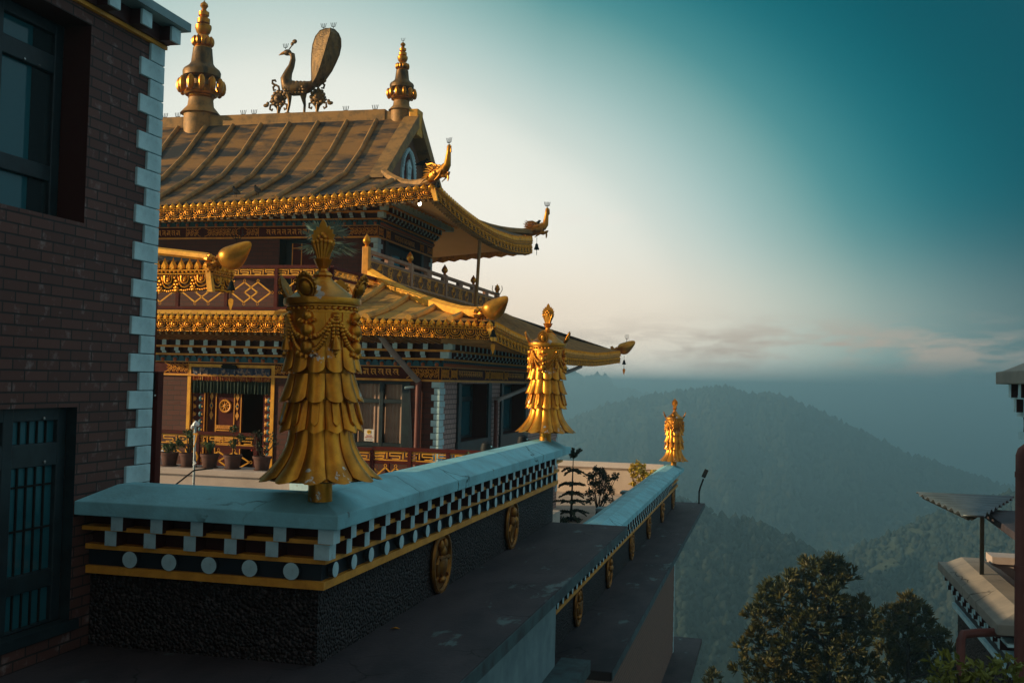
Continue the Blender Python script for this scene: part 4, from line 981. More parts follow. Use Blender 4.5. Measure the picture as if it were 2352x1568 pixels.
# soffit with joists
mb = MB(); mb.poly([(XL,EY+.08,.60),(EX-.08,EY+.08,.56),(XC+.3,YC-.3,.516),(XL,YC-.3,.516)])
n = 20
mb.grid([[(EX-.08-.12*j/n, EY+.08+(EF-EY-.1)*j/n, zr_b(EY+.08+(EF-EY-.1)*j/n)+.02) for j in range(n+1)], [(XC+.28, YC-.3+(EF-YC)*j/n, .514) for j in range(n+1)]])
build(mb, 'soffit', SOFFIT, M0)
JO = []
x = XL
while x < EX-.15: JO.append(MB().hexa([(x,EY+.06,.53),(x+.035,EY+.06,.53),(x+.035,YC-.29,.475),(x,YC-.29,.475)],[(x,EY+.06,.60),(x+.035,EY+.06,.60),(x+.035,YC-.29,.53),(x,YC-.29,.53)])); x += .098
y = EY+.15
while y < EF-.2:
    z = zr_b(y)-.01; JO.append(MB().hexa([(EX-.03-.009*(y-EY),y,z),(EX-.03-.009*(y-EY),y+.035,z),(XC+.29,y+.035,.475),(XC+.29,y,.475)],[(EX-.03-.009*(y-EY),y,z+.06),(EX-.03-.009*(y-EY),y+.035,z+.06),(XC+.29,y+.035,.53),(XC+.29,y,.53)])); y += .13
# down pipes
mb = MB(); p = [(-5.14,EY+.12,.56),(-5.12,EY+.3,.44),(-4.90,YC-.10,-.02),(-4.87,YC-.06,-.05)]; mb.tube(p, .042, 10); build(mb, 'grey_downpipe', PIPEG, M0, smooth=True)
mb = MB(); mb.tube([(-4.87,YC-.06,-.04),(-4.88,YC-.06,-2.7)], .044, 10); build(mb, 'red_downpipe', PIPEM, M0, smooth=True)
a = atf(0, XC+.07, 1985, 1607)
mb = MB(); mb.tube([(EX-.15,20.9,.30),(XC+.12,a.y+.06,a.z+.05),(XC+.07,a.y,a.z)], .036, 10); build(mb, 'grey_downpipe', PIPEG, M0, smooth=True)
mb = MB(); mb.tube([(XC+.07,a.y,a.z+.03),(XC+.07,a.y,-2.7)], .036, 10); build(mb, 'red_downpipe', PIPEM, M0, smooth=True)

# upper storey
UX, UY, UF, UL = -7.25, 18.85, 22.15, -17.0
hu = [(19.38-UY, 21.38-UY, .7, 2.60-.895)]
mb = MB(); wallgrid(mb, (UX,UY,.895), (0,1,0), (0,0,1), UF-UY, 2.6, hu, (-1,0,0)); build(mb, 'upper_side_wall', BRICKM, M0)
do = (-9.24-UL, -8.2-UL, 0, 1.70)
mb = MB(); wallgrid(mb, (UL,UY,.895), (1,0,0), (0,0,1), UX-UL, 2.6, [do], (0,1,0)); mb.poly([(-10,UF,.895),(-10,UF,3.5),(UX,UF,3.5),(UX,UF,.895)]); build(mb, 'upper_front_wall', BRICKM, M0)
mb = MB(); reveal(mb, (UX,0,.895), (0,1,0), (0,0,1), (19.38,21.38,.7,1.705), (-.2,0,0)); build(mb, 'window_reveal', REVEAL, M0)
x = UX-.16; mb = MB()
for p, q in ((19.38,19.48),(19.98,20.1),(20.65,20.78),(21.30,21.38)): mb.box(x-.04,x,p,q,1.595,2.60)
for p, q in ((1.595,1.65),(2.45,2.60)): mb.box(x-.038,x-.002,19.38,21.38,p,q)
f = build(mb, 'upper_window', FRAME, M0)
for p, q in ((19.48,19.98),(20.1,20.65),(20.78,21.30)):
    g = MB(); g.box(x-.03,x-.02,p,q,1.65,2.45); build(g, 'pane', GLASS if p < 20.5 else GLASSB, f)
mb = MB(); mb.box(UX,UX+.03,19.22,19.38,1.5,2.61); mb.box(UX,UX+.03,21.38,21.52,1.5,2.61); build(mb, 'window_surround', FRAME, M0)
mb = MB(); reveal(mb, (UL,UY,.895), (1,0,0), (0,0,1), do, (0,.25,0)); mb.poly([(-9.24,UY+.25,.895),(-8.2,UY+.25,.895),(-8.2,UY+.25,2.6),(-9.24,UY+.25,2.6)]); build(mb, 'upper_doorway', FRAME, M0)
mb = MB(); mb.box(-9.02,-8.3,UY+.1,UY+.14,.9,2.52); q = build(mb, 'upper_door', MAROON, M0)
g = MB()
for p in (-9.02,-8.83,-8.52,-8.32): g.box(p,p+.016,UY+.088,UY+.1,.9,2.52)
for z in (1.3,1.75,2.42): g.box(-9.0,-8.3,UY+.09,UY+.1,z,z+.016)
build(g, 'gold_edging', OCHRE, q)
for k in range(12):
    z = 2.56-.095*k; a, b = ((.13,.16) if k % 2 == 0 else (.07,.26))
    if k < 2:
        q = MB(); q.box(UX-a, UX+.014, UY-.014, UY+b, z-.044, z+.044); pq[10+k] = build(q, 'quoin', WHITE, M0, org=(UX,UY,z))
    else: dup(pq[10+k%2], M0, (UX,UY,z))
for k in range(12):
    z = 2.54-.095*k; wd = .2 if k % 2 else .1
    if k < 2:
        q = MB(); q.box(UX-.1, UX+.012, UF-wd, UF+.012, z-.044, z+.044); pq[12+k] = build(q, 'quoin', WHITE, M0, org=(UX,UF,z))
    else: dup(pq[12+k%2], M0, (UX,UF,z))
UC = cornice_set(UX, UY, -13.5, UF, (2.635,2.83,2.945,2.968,3.065,3.09,3.18,3.205), 26, 15, .235, .215, 'upper_cornice', -7.42, 18.98)
mb = Lstrip(UX, UY, .44, -13.5, UF+.4, 3.295, 3.32); build(mb, 'outer_band', OCHRE, UC)
mb = Lstrip(UX, UY, .24, -13.5, UF+.2, 3.205, 3.295); build(mb, 'outer_recess', DKMAR, UC)
m0 = MB(); m0.box(-.40,0,-.03,.03,-.045,.045); pr = None
for i in range(17):
    loc = (UX+.42, 18.75+.225*i, 3.25)
    pr = build(MB().merge(m0, Matrix.Translation(loc)), 'joist_end', WHITE, UC, org=loc) if pr is None else dup(pr, UC, loc)
FR2 = build(Lstrip(UX, UY, .012, -13.5, UF, 2.635, 2.83), 'upper_frieze', MAROON, M0)
mb = MB()
script_part(FR2, (-12.4,UY-.012,2.68), (1,0,0), (0,-1,0), 1.05, .10, .105); script_part(FR2, (-9.52,UY-.012,2.68), (1,0,0), (0,-1,0), 1.0, .10, .108)
script_part(FR2, (UX+.012,19.75,2.68), (0,1,0), (1,0,0), 1.25, .10, .12); 
mb = MB()
filigree_part(FR2, (-7.78,UY-.014,2.65), (1,0,0), (0,-1,0), .53, .17, .006, ends=(.06,0)); filigree_part(FR2, (-10.75,UY-.014,2.65), (1,0,0), (0,-1,0), .6, .17, .006, ends=(.08,.08))
filigree_part(FR2, (-11.23,UY-.014,2.65), (1,0,0), (0,-1,0), .25, .17, .006, ends=(0,.06)); filigree_part(FR2, (-9.92,UY-.014,2.65), (1,0,0), (0,-1,0), .24, .17, .006, ends=(.06,0))
filigree_part(FR2, (UX+.014,18.87,2.65), (0,1,0), (1,0,0), .22, .17, .006, ends=(0,.05)); filigree_part(FR2, (UX+.014,19.28,2.65), (0,1,0), (1,0,0), .2, .17, .006); filigree_part(FR2, (UX+.014,21.3,2.65), (0,1,0), (1,0,0), .22, .17, .006); filigree_part(FR2, (UX+.014,21.8,2.65), (0,1,0), (1,0,0), .33, .17, .006, ends=(.05,0))

# upper eaves
VX, VY, VF, VXF = -5.60, 17.2, 24.1, -5.48
uf_b = lambda x: smoothtab([(-14,2.70),(-10.9,2.72),(-8.7,2.80),(-7.65,2.87),(-6.6,2.97),(-5.6,3.05)], x, .3)
uf_t = lambda x: smoothtab([(-14,3.0),(-10.9,3.03),(-8.2,3.13),(-7.13,3.20),(-6.1,3.27),(-5.6,3.32)], x, .3)
ur_b = lambda y: smoothtab([(17.2,3.05),(17.9,2.955),(18.75,2.853),(20,2.770),(21.06,2.735),(22.4,2.765),(23.5,2.86),(24.1,2.95)], y, .25)
ur_t = lambda y: smoothtab([(17.2,3.32),(17.9,3.22),(18.75,3.14),(20,3.065),(21.06,3.065),(22.4,3.14),(23.5,3.28),(24.1,3.36)], y, .25)
mb = eave((-14, VY), (VX, VY), (0,-1), lambda s: uf_b(-14+s), lambda s: uf_t(-14+s), leaf=.135, miter=(0,-1)); eave_build(mb, M0)
mb = eave((VX, VY), (VXF, VF), (1,0), lambda s: ur_b(VY+s), lambda s: ur_t(VY+s), leaf=.125, miter=(-1,0)); eave_build(mb, M0)
mb = MB(); n = 60; rows = [[], [], []]
for i in range(n+1):
    x = VXF-(VXF+14)*i/n; z = uf_b(x)-.10-.06*abs(math.sin(i*PI/2.0+.3)); rows[0].append((x,VF,z)); rows[1].append((x,VF,uf_b(x)+.12)); rows[2].append((x,VF+.08,uf_b(x)+.3))
mb.grid(rows); build(mb, 'rear_eave', GOLDE, M0)
mb = MB(); mb.hexa([(VX-.01,VY-.04,2.99),(VX+.06,VY-.05,2.99),(VX+.06,VY+.03,2.99),(VX-.01,VY+.03,2.99)],[(VX-.09,VY-.02,3.22),(VX+.0,VY-.03,3.22),(VX+.0,VY+.03,3.22),(VX-.09,VY+.03,3.22)]); build(mb, 'eave_corner_post', OCHREH, M0)
# soffit as a ring of three sheets
n = 24; mb = MB(); zi = 3.322
mb.grid([[(-14+(VX-.06+14)*j/n, VY+.06, uf_b(-14+(VX+14)*j/n)+.03) for j in range(n+1)], [(-14+(UX+.42+14)*j/n, UY-.42, zi) for j in range(n+1)]])
mb.grid([[(VX-.06+(VXF-VX)*j/n, VY+.06+(VF-VY-.12)*j/n, ur_b(VY+.06+(VF-VY-.12)*j/n)+.03) for j in range(n+1)], [(UX+.42, UY-.42+(UF-UY+.84)*j/n, zi) for j in range(n+1)]])
mb.grid([[(VXF-.06-(VXF+14)*j/n, VF-.06, uf_b(VXF-.06-(VXF+14)*j/n)-.02) for j in range(n+1)], [(UX+.42-(UX+.42+14)*j/n, UF+.42, zi) for j in range(n+1)]])
build(mb, 'soffit', SOFFIT, M0, smooth=True)
y = VY+.1
while y < VF-.1:
    z = ur_b(y)-.012; x = VX+(VXF-VX)*(y-VY)/(VF-VY); JO.append(MB().box(x-.14, x-.01, y, y+.05, z-.02, z+.05)); y += .13
x = -12.2
while x < VX-.1:
    z = uf_b(x)-.012; JO.append(MB().box(x, x+.05, VY+.01, VY+.14, z-.02, z+.05)); x += .13
JO.sort(key=lambda m: (m.v[0][1] > 20, m.v[0][0] < -9.5))
for m in JO[:100]: build(m, 'joist', ROOFR, M0)
rest = MB()
for m in JO[100:]: rest.merge(m)
tag(build(rest, 'joists', ROOFR, M0), kind='stuff')
# slopes
RY, GX = 20.5, -7.12
rows = []
for u in [0,.25,.5,.75,1]:
    rows.append([(x, VY+(18.7-VY)*u, (uf_t(x)-.04)*(1-u)+3.75*u-.02*math.sin(PI*u)) for x in [-17+(VX-(VX-GX)*u+17)*j/40 for j in range(41)]])
mb = MB(); mb.grid(rows); build(mb, 'front_roof_skirt', ROOF, M0, smooth=True)
mb = MB(); mb.grid([[(-17,18.7,3.75),(GX-.02,18.7,3.75)],[(-17,19.5,4.38),(GX-.02,19.5,4.38)],[(-17,RY-.13,5.24),(GX-.02,RY-.13,5.24)]]); build(mb, 'front_roof_slope', ROOF, M0)
mb = MB(); mb.grid([[(-17,RY+.13,5.24),(GX-.02,RY+.13,5.24)],[(-17,22.3,3.75),(GX-.02,22.3,3.75)],[(-17,VF,3.2),(VXF,VF,3.3)]]); build(mb, 'rear_roof_slope', ROOF, M0)
rows = []
for u in [0,.25,.5,.75,1]:
    ya, yb = VY+(18.7-VY)*u, VF-(VF-22.3)*u
    rows.append([(VX+(GX-VX)*u+.12*(1-u)*j/30, ya+(yb-ya)*j/30, (ur_t(VY+(VF-VY)*j/30)-.04)*(1-u)+3.75*u-.06*math.sin(PI*u)) for j in range(30,-1,-1)])
mb = MB(); mb.grid(rows); build(mb, 'side_roof_skirt', ROOF, M0, smooth=True)
mb = MB()
for k in range(9):
    x = -7.9-.64*k
    zt = uf_t(x)-.04
    build(MB().tube([(x, VY+.02, zt+.02),(x,18.66,3.77),(x,18.74,3.80),(x,19.5,4.40),(x,RY-.2,5.20)], .050, 8), 'roof_rib', ROOFR, M0, smooth=True)
for x, dm in ((-7.33,1.45),(-6.72,.92)):
    zt = uf_t(x)-.04; build(MB().tube([(x, VY+.02, zt+.02),(x, VY+dm, zt+(3.75-zt)*dm/1.5+.0)], .058, 8), 'roof_rib', ROOFR, M0, smooth=True)
mb = MB(); mb.box(-17,-7.74,RY-.15,RY+.15,5.20,5.44); mb.box(-7.75,-7.14,RY-.13,RY+.13,5.18,5.40); rb = build(mb, 'ridge_beam', ROOFR, M0, bevel=.01)
mb = MB(); mb.box(-7.22,-7.03,RY-.16,RY+.16,4.88,5.42); build(mb, 'ridge_end_block', OCHREH, M0, bevel=.015)
# gable: recessed wall, rake boards, carved arch
mb = MB(); mb.prism([(GX-.16,18.75,3.72),(GX-.16,22.25,3.72),(GX-.16,RY,5.3)], (-.1,0,0)); build(mb, 'gable_wall', GABLE, M0)
for s in (-1,1):
    mb = MB(); a = (RY+s*.1, 5.32); b = (RY+s*2.08, 3.66)
    mb.prism([(GX-.2,a[0],a[1]),(GX-.2,b[0],b[1]),(GX-.2,b[0]-s*.22,b[1]-.02),(GX-.2,a[0]-s*.02,a[1]-.28)], (.30,0,0)); build(mb, 'rake_board', ROOFR, M0)
mb = MB(); x = GX-.15
pts = [(x,RY-.36,3.78),(x,RY-.38,4.1),(x,RY-.30,4.38),(x,RY-.15,4.55),(x,RY,4.62),(x,RY+.15,4.55),(x,RY+.30,4.38),(x,RY+.38,4.1),(x,RY+.36,3.78)]
mb.tube(pts, .055, 6)
for k in range(22):
    a = PI*k/21; mb.ball((x+.03, RY+.37*math.cos(a), 4.15+.45*math.sin(a)), .035, 6, 4)
for k in range(7): mb.ball((x+.02, RY+.37, 3.78+.06*k), .03, 5, 4); mb.ball((x+.02, RY-.37, 3.78+.06*k), .03, 5, 4)
mb.prism([(x,RY-.12,3.75),(x,RY+.12,3.75),(x,RY+.09,4.1),(x,RY+.13,4.3),(x,RY,4.42),(x,RY-.13,4.3),(x,RY-.09,4.1)], (.04,0,0))
for k in range(4): mb.ball((x+.03,RY,3.85+.14*k),(.03,.09,.045),8,5)
build(mb, 'carved_arch', WHITE, M0, smooth=True)
mb = MB(); mb.prism([(GX-.155,RY-.33,3.76),(GX-.155,RY+.33,3.76),(GX-.155,RY+.33,4.2),(GX-.155,RY,4.56),(GX-.155,RY-.33,4.2)], (.012,0,0)); build(mb, 'arch_panel', MAROON, M0)
# hip ridges rising to the corners
for (xa,ya,za),(xb,yb,zb_) in (((GX+.05,18.62,3.80),(VX+.02,VY-.02,3.40)),((GX+.05,22.4,3.80),(VXF+.02,VF+.02,3.44))):
    mb = MB(); pts = []
    for i in range(9):
        u = i/8; pts.append((xa+(xb-xa)*u, ya+(yb-ya)*u, za+(zb_-za)*u-.17*math.sin(PI*u)-.01*(1-u)))
    mb.tube(pts, .075, 6, up=(0,0,1)); build(mb, 'hip_ridge', ROOFR, M0, smooth=True)
# bird spikes along the ridge
sp = None
def spikes(c, s=1.0, n=4):
    m = MB(); c = Vector(c)
    m.tube([c, c+Vector((0,0,.03*s))], .006*s, 4)
    for k in range(n):
        u = (k-(n-1)/2)/((n-1)/2); m.tube([c+Vector((0,0,.025*s)), c+Vector((.035*u*s,0,.035*s)), c+Vector((.05*u*s,.0,.10*s))], .0055*s, 4)
    return m
for (px, py) in ((660,475),(711,472),(973,462),(1016,461),(1383,448),(1500,446)):
    p = atf(1, RY, px, py); loc = (p.x, RY, 5.44)
    sp = build(spikes(loc, 1.3), 'bird_spike', IRON, M0, org=loc) if sp is None else dup(sp, M0, loc)
# slender post propping the upper eave
mb = MB(); p0, p1 = atf(0,-5.66,1902.7,1226), atf(0,-5.66,1920.6,949); mb.tube([p0-Vector((0,0,.05)), p1+Vector((0,0,.05))], .034, 8)
build(mb, 'eave_prop', ROOFR, M0, smooth=True)
p = atf(1, VY+.35, 1679, 808)
p.z -= .03
t = thing('hanging_lamp', (p.x,VY+.35,p.z), 'small glowing bulb under the corner of the upper eave', 'lamp')
mb = MB(); mb.ball((p.x,VY+.35,p.z), (.032,.032,.04), 10, 7); build(mb, 'bulb', LAMPM, t, smooth=True)
mb = MB(); mb.tube([(p.x,VY+.35,p.z+.03),(p.x,VY+.35,p.z+.16)], .008, 6); build(mb, 'cord', IRON, t)
# security camera and sign
c = atf(1, YC, 1655, 1548)
t = thing('security_camera', (c.x,YC,c.z), 'small white security camera bracketed to the wall beside the red downpipe', 'camera')
mb = MB(); mb.tube([(c.x,YC,c.z),(c.x,YC-.05,c.z)], .018, 10); build(mb, 'mount', WHITE, t, smooth=True)
mb = MB(); mb.tube([(c.x+.01,YC-.05,c.z+.004),(c.x-.10,YC-.10,c.z-.012)], .017, 10); build(mb, 'body', WHITE, t, smooth=True)
sx0, sx1, sz0, sz1 = -5.715, -5.565, -.925, -.755; sy = YC+.055
t = thing('notice_card', (-5.64,sy,-.84), 'white notice with a yellow face and red words asking for silence, on the curtained window', 'sign')
mb = MB(); mb.box(sx0,sx1,sy,sy+.004,sz0,sz1); build(mb, 'card', SIGNW, t)
mb = MB(); mb.lathe([(.032,0),(.032,.004)], n=20); mb.xf(Matrix.Translation((-5.64,sy,-.795)) @ Matrix.Rotation(PI/2,4,'X')); build(mb, 'yellow_face', YEL, t)
mb = MB(); mb.lathe([(.008,0),(.008,.003)], n=10); e = MB()
for dx in (-.013,.013): e.merge(mb, Matrix.Translation((-5.64+dx,sy-.004,-.79)) @ Matrix.Rotation(PI/2,4,'X'))
build(e, 'eyes', IRON, t)
def text(body, size, loc, m, parent, name):
    cu = bpy.data.curves.new(name, 'FONT'); cu.body = body; cu.size = size; cu.align_x = 'CENTER'; cu.extrude = .0008; cu.resolution_u = 2
    o = bpy.data.objects.new(name, cu); COL.objects.link(o); bpy.context.view_layer.update()
    me = bpy.data.meshes.new_from_object(o.evaluated_get(bpy.context.evaluated_depsgraph_get())); bpy.data.objects.remove(o)
    me.materials.clear(); me.materials.append(m); q = bpy.data.objects.new(name, me); COL.objects.link(q)
    me.transform(Matrix.Rotation(PI/2, 4, 'X')); q.parent = parent; q.location = Vector(loc)-ORG[parent.name]; ORG[q.name] = Vector(loc); return q
text('PLEASE', .026, (-5.64,sy-.003,-.857), REDP, t, 'lettering'); text('KEEP SILENCE', .021, (-5.64,sy-.003,-.879), REDP, t, 'lettering')
mb = MB(); mb.box(-5.69,-5.59,sy-.002,sy,-.908,-.898); build(mb, 'footer_line', INKB, t)
# ------------------------------------------------------------ roof ornaments
def spire(loc, prof, label, petals):
    t = thing('roof_spire', loc, label, 'spire', 'golden spires on the ridge')
    k = .00308
    parts = {}
    for nm, pr, m in prof:
        mb = MB(); mb.lathe([(r*k*petals[0], (955-y)*k*petals[1]) for r, y in pr], c=loc, n=28); build(mb, nm, m, t, smooth=True, ang=45)
    for (y, r, h, n, rr) in petals[2]:
        mb = MB()
        for j in range(n):
            a = 2*PI*j/n; c = (loc[0]+r*k*petals[0]*math.cos(a), loc[1]+r*k*petals[0]*math.sin(a), loc[2]+(955-y)*k*petals[1])
            mb.ball(c, (rr*k*petals[0],rr*k*petals[0],h*k*petals[1]), 8, 6)
        build(mb, 'lotus_petals', GOLDA, t, smooth=True)
    mb = spikes((loc[0],loc[1],loc[2]+953*k*petals[1]), .8, 3); build(mb, 'bird_spike', IRON, t)
    return t
PROF = [('base_drum', [(112,955),(112,800),(137,800),(120,780),(90,745),(84,700),(84,690)], ROOFR),
        ('lower_neck', [(80,692),(88,688),(80,676),(84,668),(76,655),(72,640),(108,668),(118,655),(112,640),(80,600)], GOLDA),
        ('bell', [(70,600),(68,560),(72,520),(100,552),(128,538),(130,505),(122,488),(90,462),(76,440),(66,350),(66,338)], SPIREG),
        ('upper_neck', [(55,340),(58,330),(50,322),(58,318),(48,300),(38,262),(32,242)], GOLDA),
        ('tiers', [(30,244),(46,225),(56,195),(55,175),(30,168),(28,162),(43,158),(43,128),(30,122),(26,112),(36,105),(36,80),(22,72),(14,62),(18,52),(28,38),(24,22),(10,10),(2,0)], GOLDA)]
PET = [(605,142,55,12,27),(288,62,34,12,17)]
spire((-11.99, RY, 5.03), PROF, 'tall golden spire with lotus petals, left on the ridge near the brick building', (1.0,1.0,PET))
spire((-7.45, RY, 5.15), PROF, 'short golden spire at the right end of the ridge', (.62,.578,PET))

# peacock: drawn in its own plane, units of .00193 m from the survey crop
t = thing('peacock_statue', (-9.9, RY, 5.44), 'golden peacock statue with raised tail standing on the roof ridge', 'statue')
K = .00193
def pk(x, y, o=0): return Vector((-9.86+(x-1650)*K, RY+o, 5.44+(1052-y)*K))
mb = MB()
body = [(1560,470,22),(1600,385,28),(1632,400,34),(1640,450,34),(1625,520,40),(1590,590,52),(1565,660,72),(1590,740,95),(1660,775,95),(1740,775,92),(1820,760,80),(1880,735,55),(1910,700,42)]
body = body[1:]
mb.tube([pk(x,y) for x,y,r in body], [r*K for x,y,r in body], 14, flat=.8, up=(0,1,0))
mb.ball(pk(1572,372), (48*K,34*K,34*K), 12, 8)
B = build(mb, 'body', SPIREG, t, smooth=True, ang=80)
mb = MB(); mb.tube([pk(1540,372),pk(1505,382),pk(1468,398)], [22*K,14*K,2*K], 8); build(mb, 'beak', GOLDA, t, smooth=True)
mb = MB(); mb.tube([pk(1588,340),pk(1620,300),pk(1640,270)], [7*K,7*K,9*K], 6); mb.ball(pk(1652,255),(30*K,10*K,26*K),8,6); mb.ball(pk(1625,280),(20*K,9*K,22*K),8,6); build(mb, 'crest', SPIREG, t, smooth=True)
# wing scales
mb = MB()
for i in range(5):
    for j in range(6):
        for s in (-1,):
            mb.ball(pk(1590+42*j+10*(i%2), 715+26*i+abs(j-2)*3, s*(78*K*math.cos((i-2.2)*.42))), (26*K,10*K,20*K), 8, 5)
build(mb, 'wing_scales', SPIREG, t, smooth=True)
# tail: a raised fan folded along its spine
out = [(1895,760),(1870,690),(1868,620),(1862,520),(1862,400),(1872,300),(1900,215),(1950,155),(2010,135),(2085,142)]
spn = [(1900,770),(1915,735),(1945,690),(1975,620),(2005,530),(2035,430),(2062,330),(2085,260),(2100,200),(2095,150)]
rim = [(1930,765),(1975,725),(2030,665),(2085,590),(2130,500),(2165,420),(2182,330),(2178,250),(2150,190),(2105,145)]
mb = MB()
for o in (0, 1):
    rows = []
    for a, b, c in zip(out, spn, rim):
        r = []
        for u in (0,.33,.66,1,): r.append(pk(a[0]+(b[0]-a[0])*u, a[1]+(b[1]-a[1])*u, -.02-.14*u+o*.035))
        for u in (.33,.66,1): r.append(pk(b[0]+(c[0]-b[0])*u, b[1]+(c[1]-b[1])*u, -.16+.20*u+o*.035))
        rows.append(r if o == 0 else list(reversed(r)))
    mb.grid(rows)
TF = mat('tail_feathers', (.22,.13,.045), .55, .5, col2=(.085,.052,.022), nscale=16, bump=.9, bscale=26, bdist=.02, stretch=(1,1,.3))
build(mb, 'tail', TF, t)
mb = MB(); mb.tube([pk(x,y,-.01) for x,y in out]+[pk(x,y,.04) for x,y in reversed(rim)], 9*K, 6); build(mb, 'tail_rim', SPIREG, t, smooth=True)
for x0, o in ((1618,-.05),(1760,.05)):
    mb = MB(); mb.tube([pk(x0+(-10 if x0 < 1700 else 0),820,o),pk(x0+6,880,o),pk(x0+ (8 if x0<1700 else 22),950,o),pk(x0+(-12 if x0<1700 else 18),1048,o)], [44*K,26*K,15*K,14*K], 8)
    mb.ball(pk(x0-10,1046,o), (45*K,25*K,12*K), 8, 4); build(mb, 'leg', SPIREG, t, smooth=True)
def flower(cx, sg):
    f = MB(); X = lambda x: cx+sg*x
    f.tube([pk(X(0),1052),pk(X(0),960)], [20*K,14*K], 8)
    for p in ([(0,1030),(-20,970),(-60,935),(-100,940),(-105,985),(-80,1000),(-70,980)],[(0,1030),(20,970),(60,930),(95,940),(95,985),(70,995),(62,975)],
              [(-10,980),(-60,930),(-105,900),(-90,875),(-60,885)],[(5,800),(-10,740),(-45,720),(-75,745),(-65,780),(-40,775)],[(-50,725),(-85,700),(-85,670),(-55,668),(-42,685)]):
        f.tube([pk(X(x),y,.01) for x, y in p], [13*K]*(len(p)-1)+[9*K], 6)
    f.ball(pk(X(0),870),(62*K,24*K,62*K),12,7)
    for k in range(11):
        a = 2*PI*k/11; f.ball(pk(X(72*math.cos(a)),870+72*math.sin(a)),(24*K,18*K,24*K),7,5)
    f.ball(pk(X(0),870,-.05),(26*K,18*K,26*K),8,5)
    f.ball(pk(X(-150),945),(36*K,10*K,22*K),7,4); f.ball(pk(X(-130),925),(20*K,10*K,24*K),7,4)
    return f
build(flower(1487, 1), 'flower_scroll', SPIREG, t, smooth=True); build(flower(1940, -1), 'flower_scroll', SPIREG, t, smooth=True)
for x, y in ((1548,335),(1985,137),(2100,135)): build(spikes(pk(x,y), 1.2, 4), 'bird_spike', IRON, t)

# makara heads on the upper corners
def makara(loc, rz, sc, label):
    t = thing('makara_head', loc, label, 'roof ornament', 'beast heads on the upper roof corners')
    Mx = Matrix.Translation(loc) @ Matrix.Rotation(rz, 4, 'Z') @ Matrix.Scale(sc, 4)
    def put(m, nm, mt, **k): build(MB().merge(m, Mx), nm, mt, t, smooth=True, **k)
    m = MB(); m.tube([(-.16,0,-.02),(-.05,0,.03),(.06,0,.06),(.15,0,.10),(.20,0,.16)], [.075,.10,.095,.085,.06], 12, flat=.8)
    for s in (-1,1):
        m.ball((.09,s*.06,.12),(.03,.02,.025),8,6); m.ball((.02,s*.075,.05),(.05,.02,.04),8,6)
    put(m, 'head', GOLDA)
    m = MB(); m.tube([(.17,0,.10),(.225,0,.17),(.235,0,.26),(.245,0,.36),(.255,0,.45),(.25,0,.475)], [.07,.058,.046,.036,.036,.02], 10); m.tube([(.285,0,.455),(.292,0,.36),(.28,0,.345)], [.012,.012,.006], 6); put(m, 'trunk', GOLDA)
    m = MB(); m.tube([(.10,0,.02),(.19,0,.0),(.25,0,.02),(.28,0,.05)], [.04,.035,.024,.01], 8); m.tube([(.24,0,.05),(.25,0,-.04),(.245,0,-.09)], [.012,.018,.008], 6); put(m, 'jaw', GOLDA)
    m = MB()
    for k in range(7):
        for s in (-1,1):
            a = .25*k; b = Vector((-.02-.02*k, s*(.05+.012*(k%3)), .10-.025*k+.02)); m.tube([b, b+Vector((-.06,s*.015,.035-.008*k)), b+Vector((-.13,s*.03,.055-.02*k))], [.018,.014,.003], 5)
    for k in range(5):
        b = Vector((.02-.035*k,0,.14-.012*k)); m.tube([b, b+Vector((-.03,0,.05)), b+Vector((-.075,0,.075))], [.016,.012,.002], 5)
    put(m, 'mane', GOLDA)
    m = MB()
    for s in (-1,1):
        m.tube([(.06,s*.06,.16),(-.03,s*.08,.20),(-.12,s*.085,.19),(-.16,s*.085,.215)], [.02,.016,.012,.003], 6)
        m.tube([(.16,s*.06,.08),(.13,s*.09,-.01),(.04,s*.085,-.07)], [.014,.013,.008], 6)
    put(m, 'horns', GOLDA)
    m = spikes((.25,0,.475), 1.1, 5); put(m, 'bird_spike', IRON)
    return t
def hang_bell(p, sc, label, leaf=None):
    t = thing('wind_bell', p, label, 'bell', 'bells hanging from the roof corners')
    m = MB(); q = Vector(p); m.lathe([(.05*sc,-.12*sc),(.046*sc,-.10*sc),(.030*sc,-.06*sc),(.028*sc,-.03*sc),(.012*sc,-.01*sc),(.004*sc,0)], c=p, n=14); build(m, 'bell', IRON, t, smooth=True)
    m = MB(); m.tube([q, q+Vector((0,0,.10*sc))], .004*sc, 4); m.tube([q-Vector((0,0,.12*sc)), q-Vector((0,0,.22*sc))], .005*sc, 4); build(m, 'wire', IRON, t)
    if leaf:
        m = MB(); m.prism([(p[0]-.035*sc,p[1],p[2]-.24*sc),(p[0],p[1],p[2]-.21*sc),(p[0]+.035*sc,p[1],p[2]-.24*sc),(p[0]+.03*sc,p[1],p[2]-.29*sc),(p[0],p[1],p[2]-.38*sc),(p[0]-.03*sc,p[1],p[2]-.29*sc)], (0,.006,0)); build(m, 'leaf_clapper', GOLD, t)
makara((VX+.02, VY-.02, 3.40), -PI/4+.35, 1.08, 'golden beast head with raised trunk on the near corner of the upper roof')
makara((VXF+.03, VF+.03, 3.42), PI/4-.45, 1.25, 'golden beast head at the far corner of the upper roof, a dark bird on it')
p = atf(1, 17.1, 1752, 725); hang_bell((p.x,p.y,p.z), .9, 'small bell under the near upper beast head')
p = atf(1, 24.3, 2147, 972); hang_bell((p.x,p.y,p.z), 1.3, 'small dark bell under the far upper beast head')

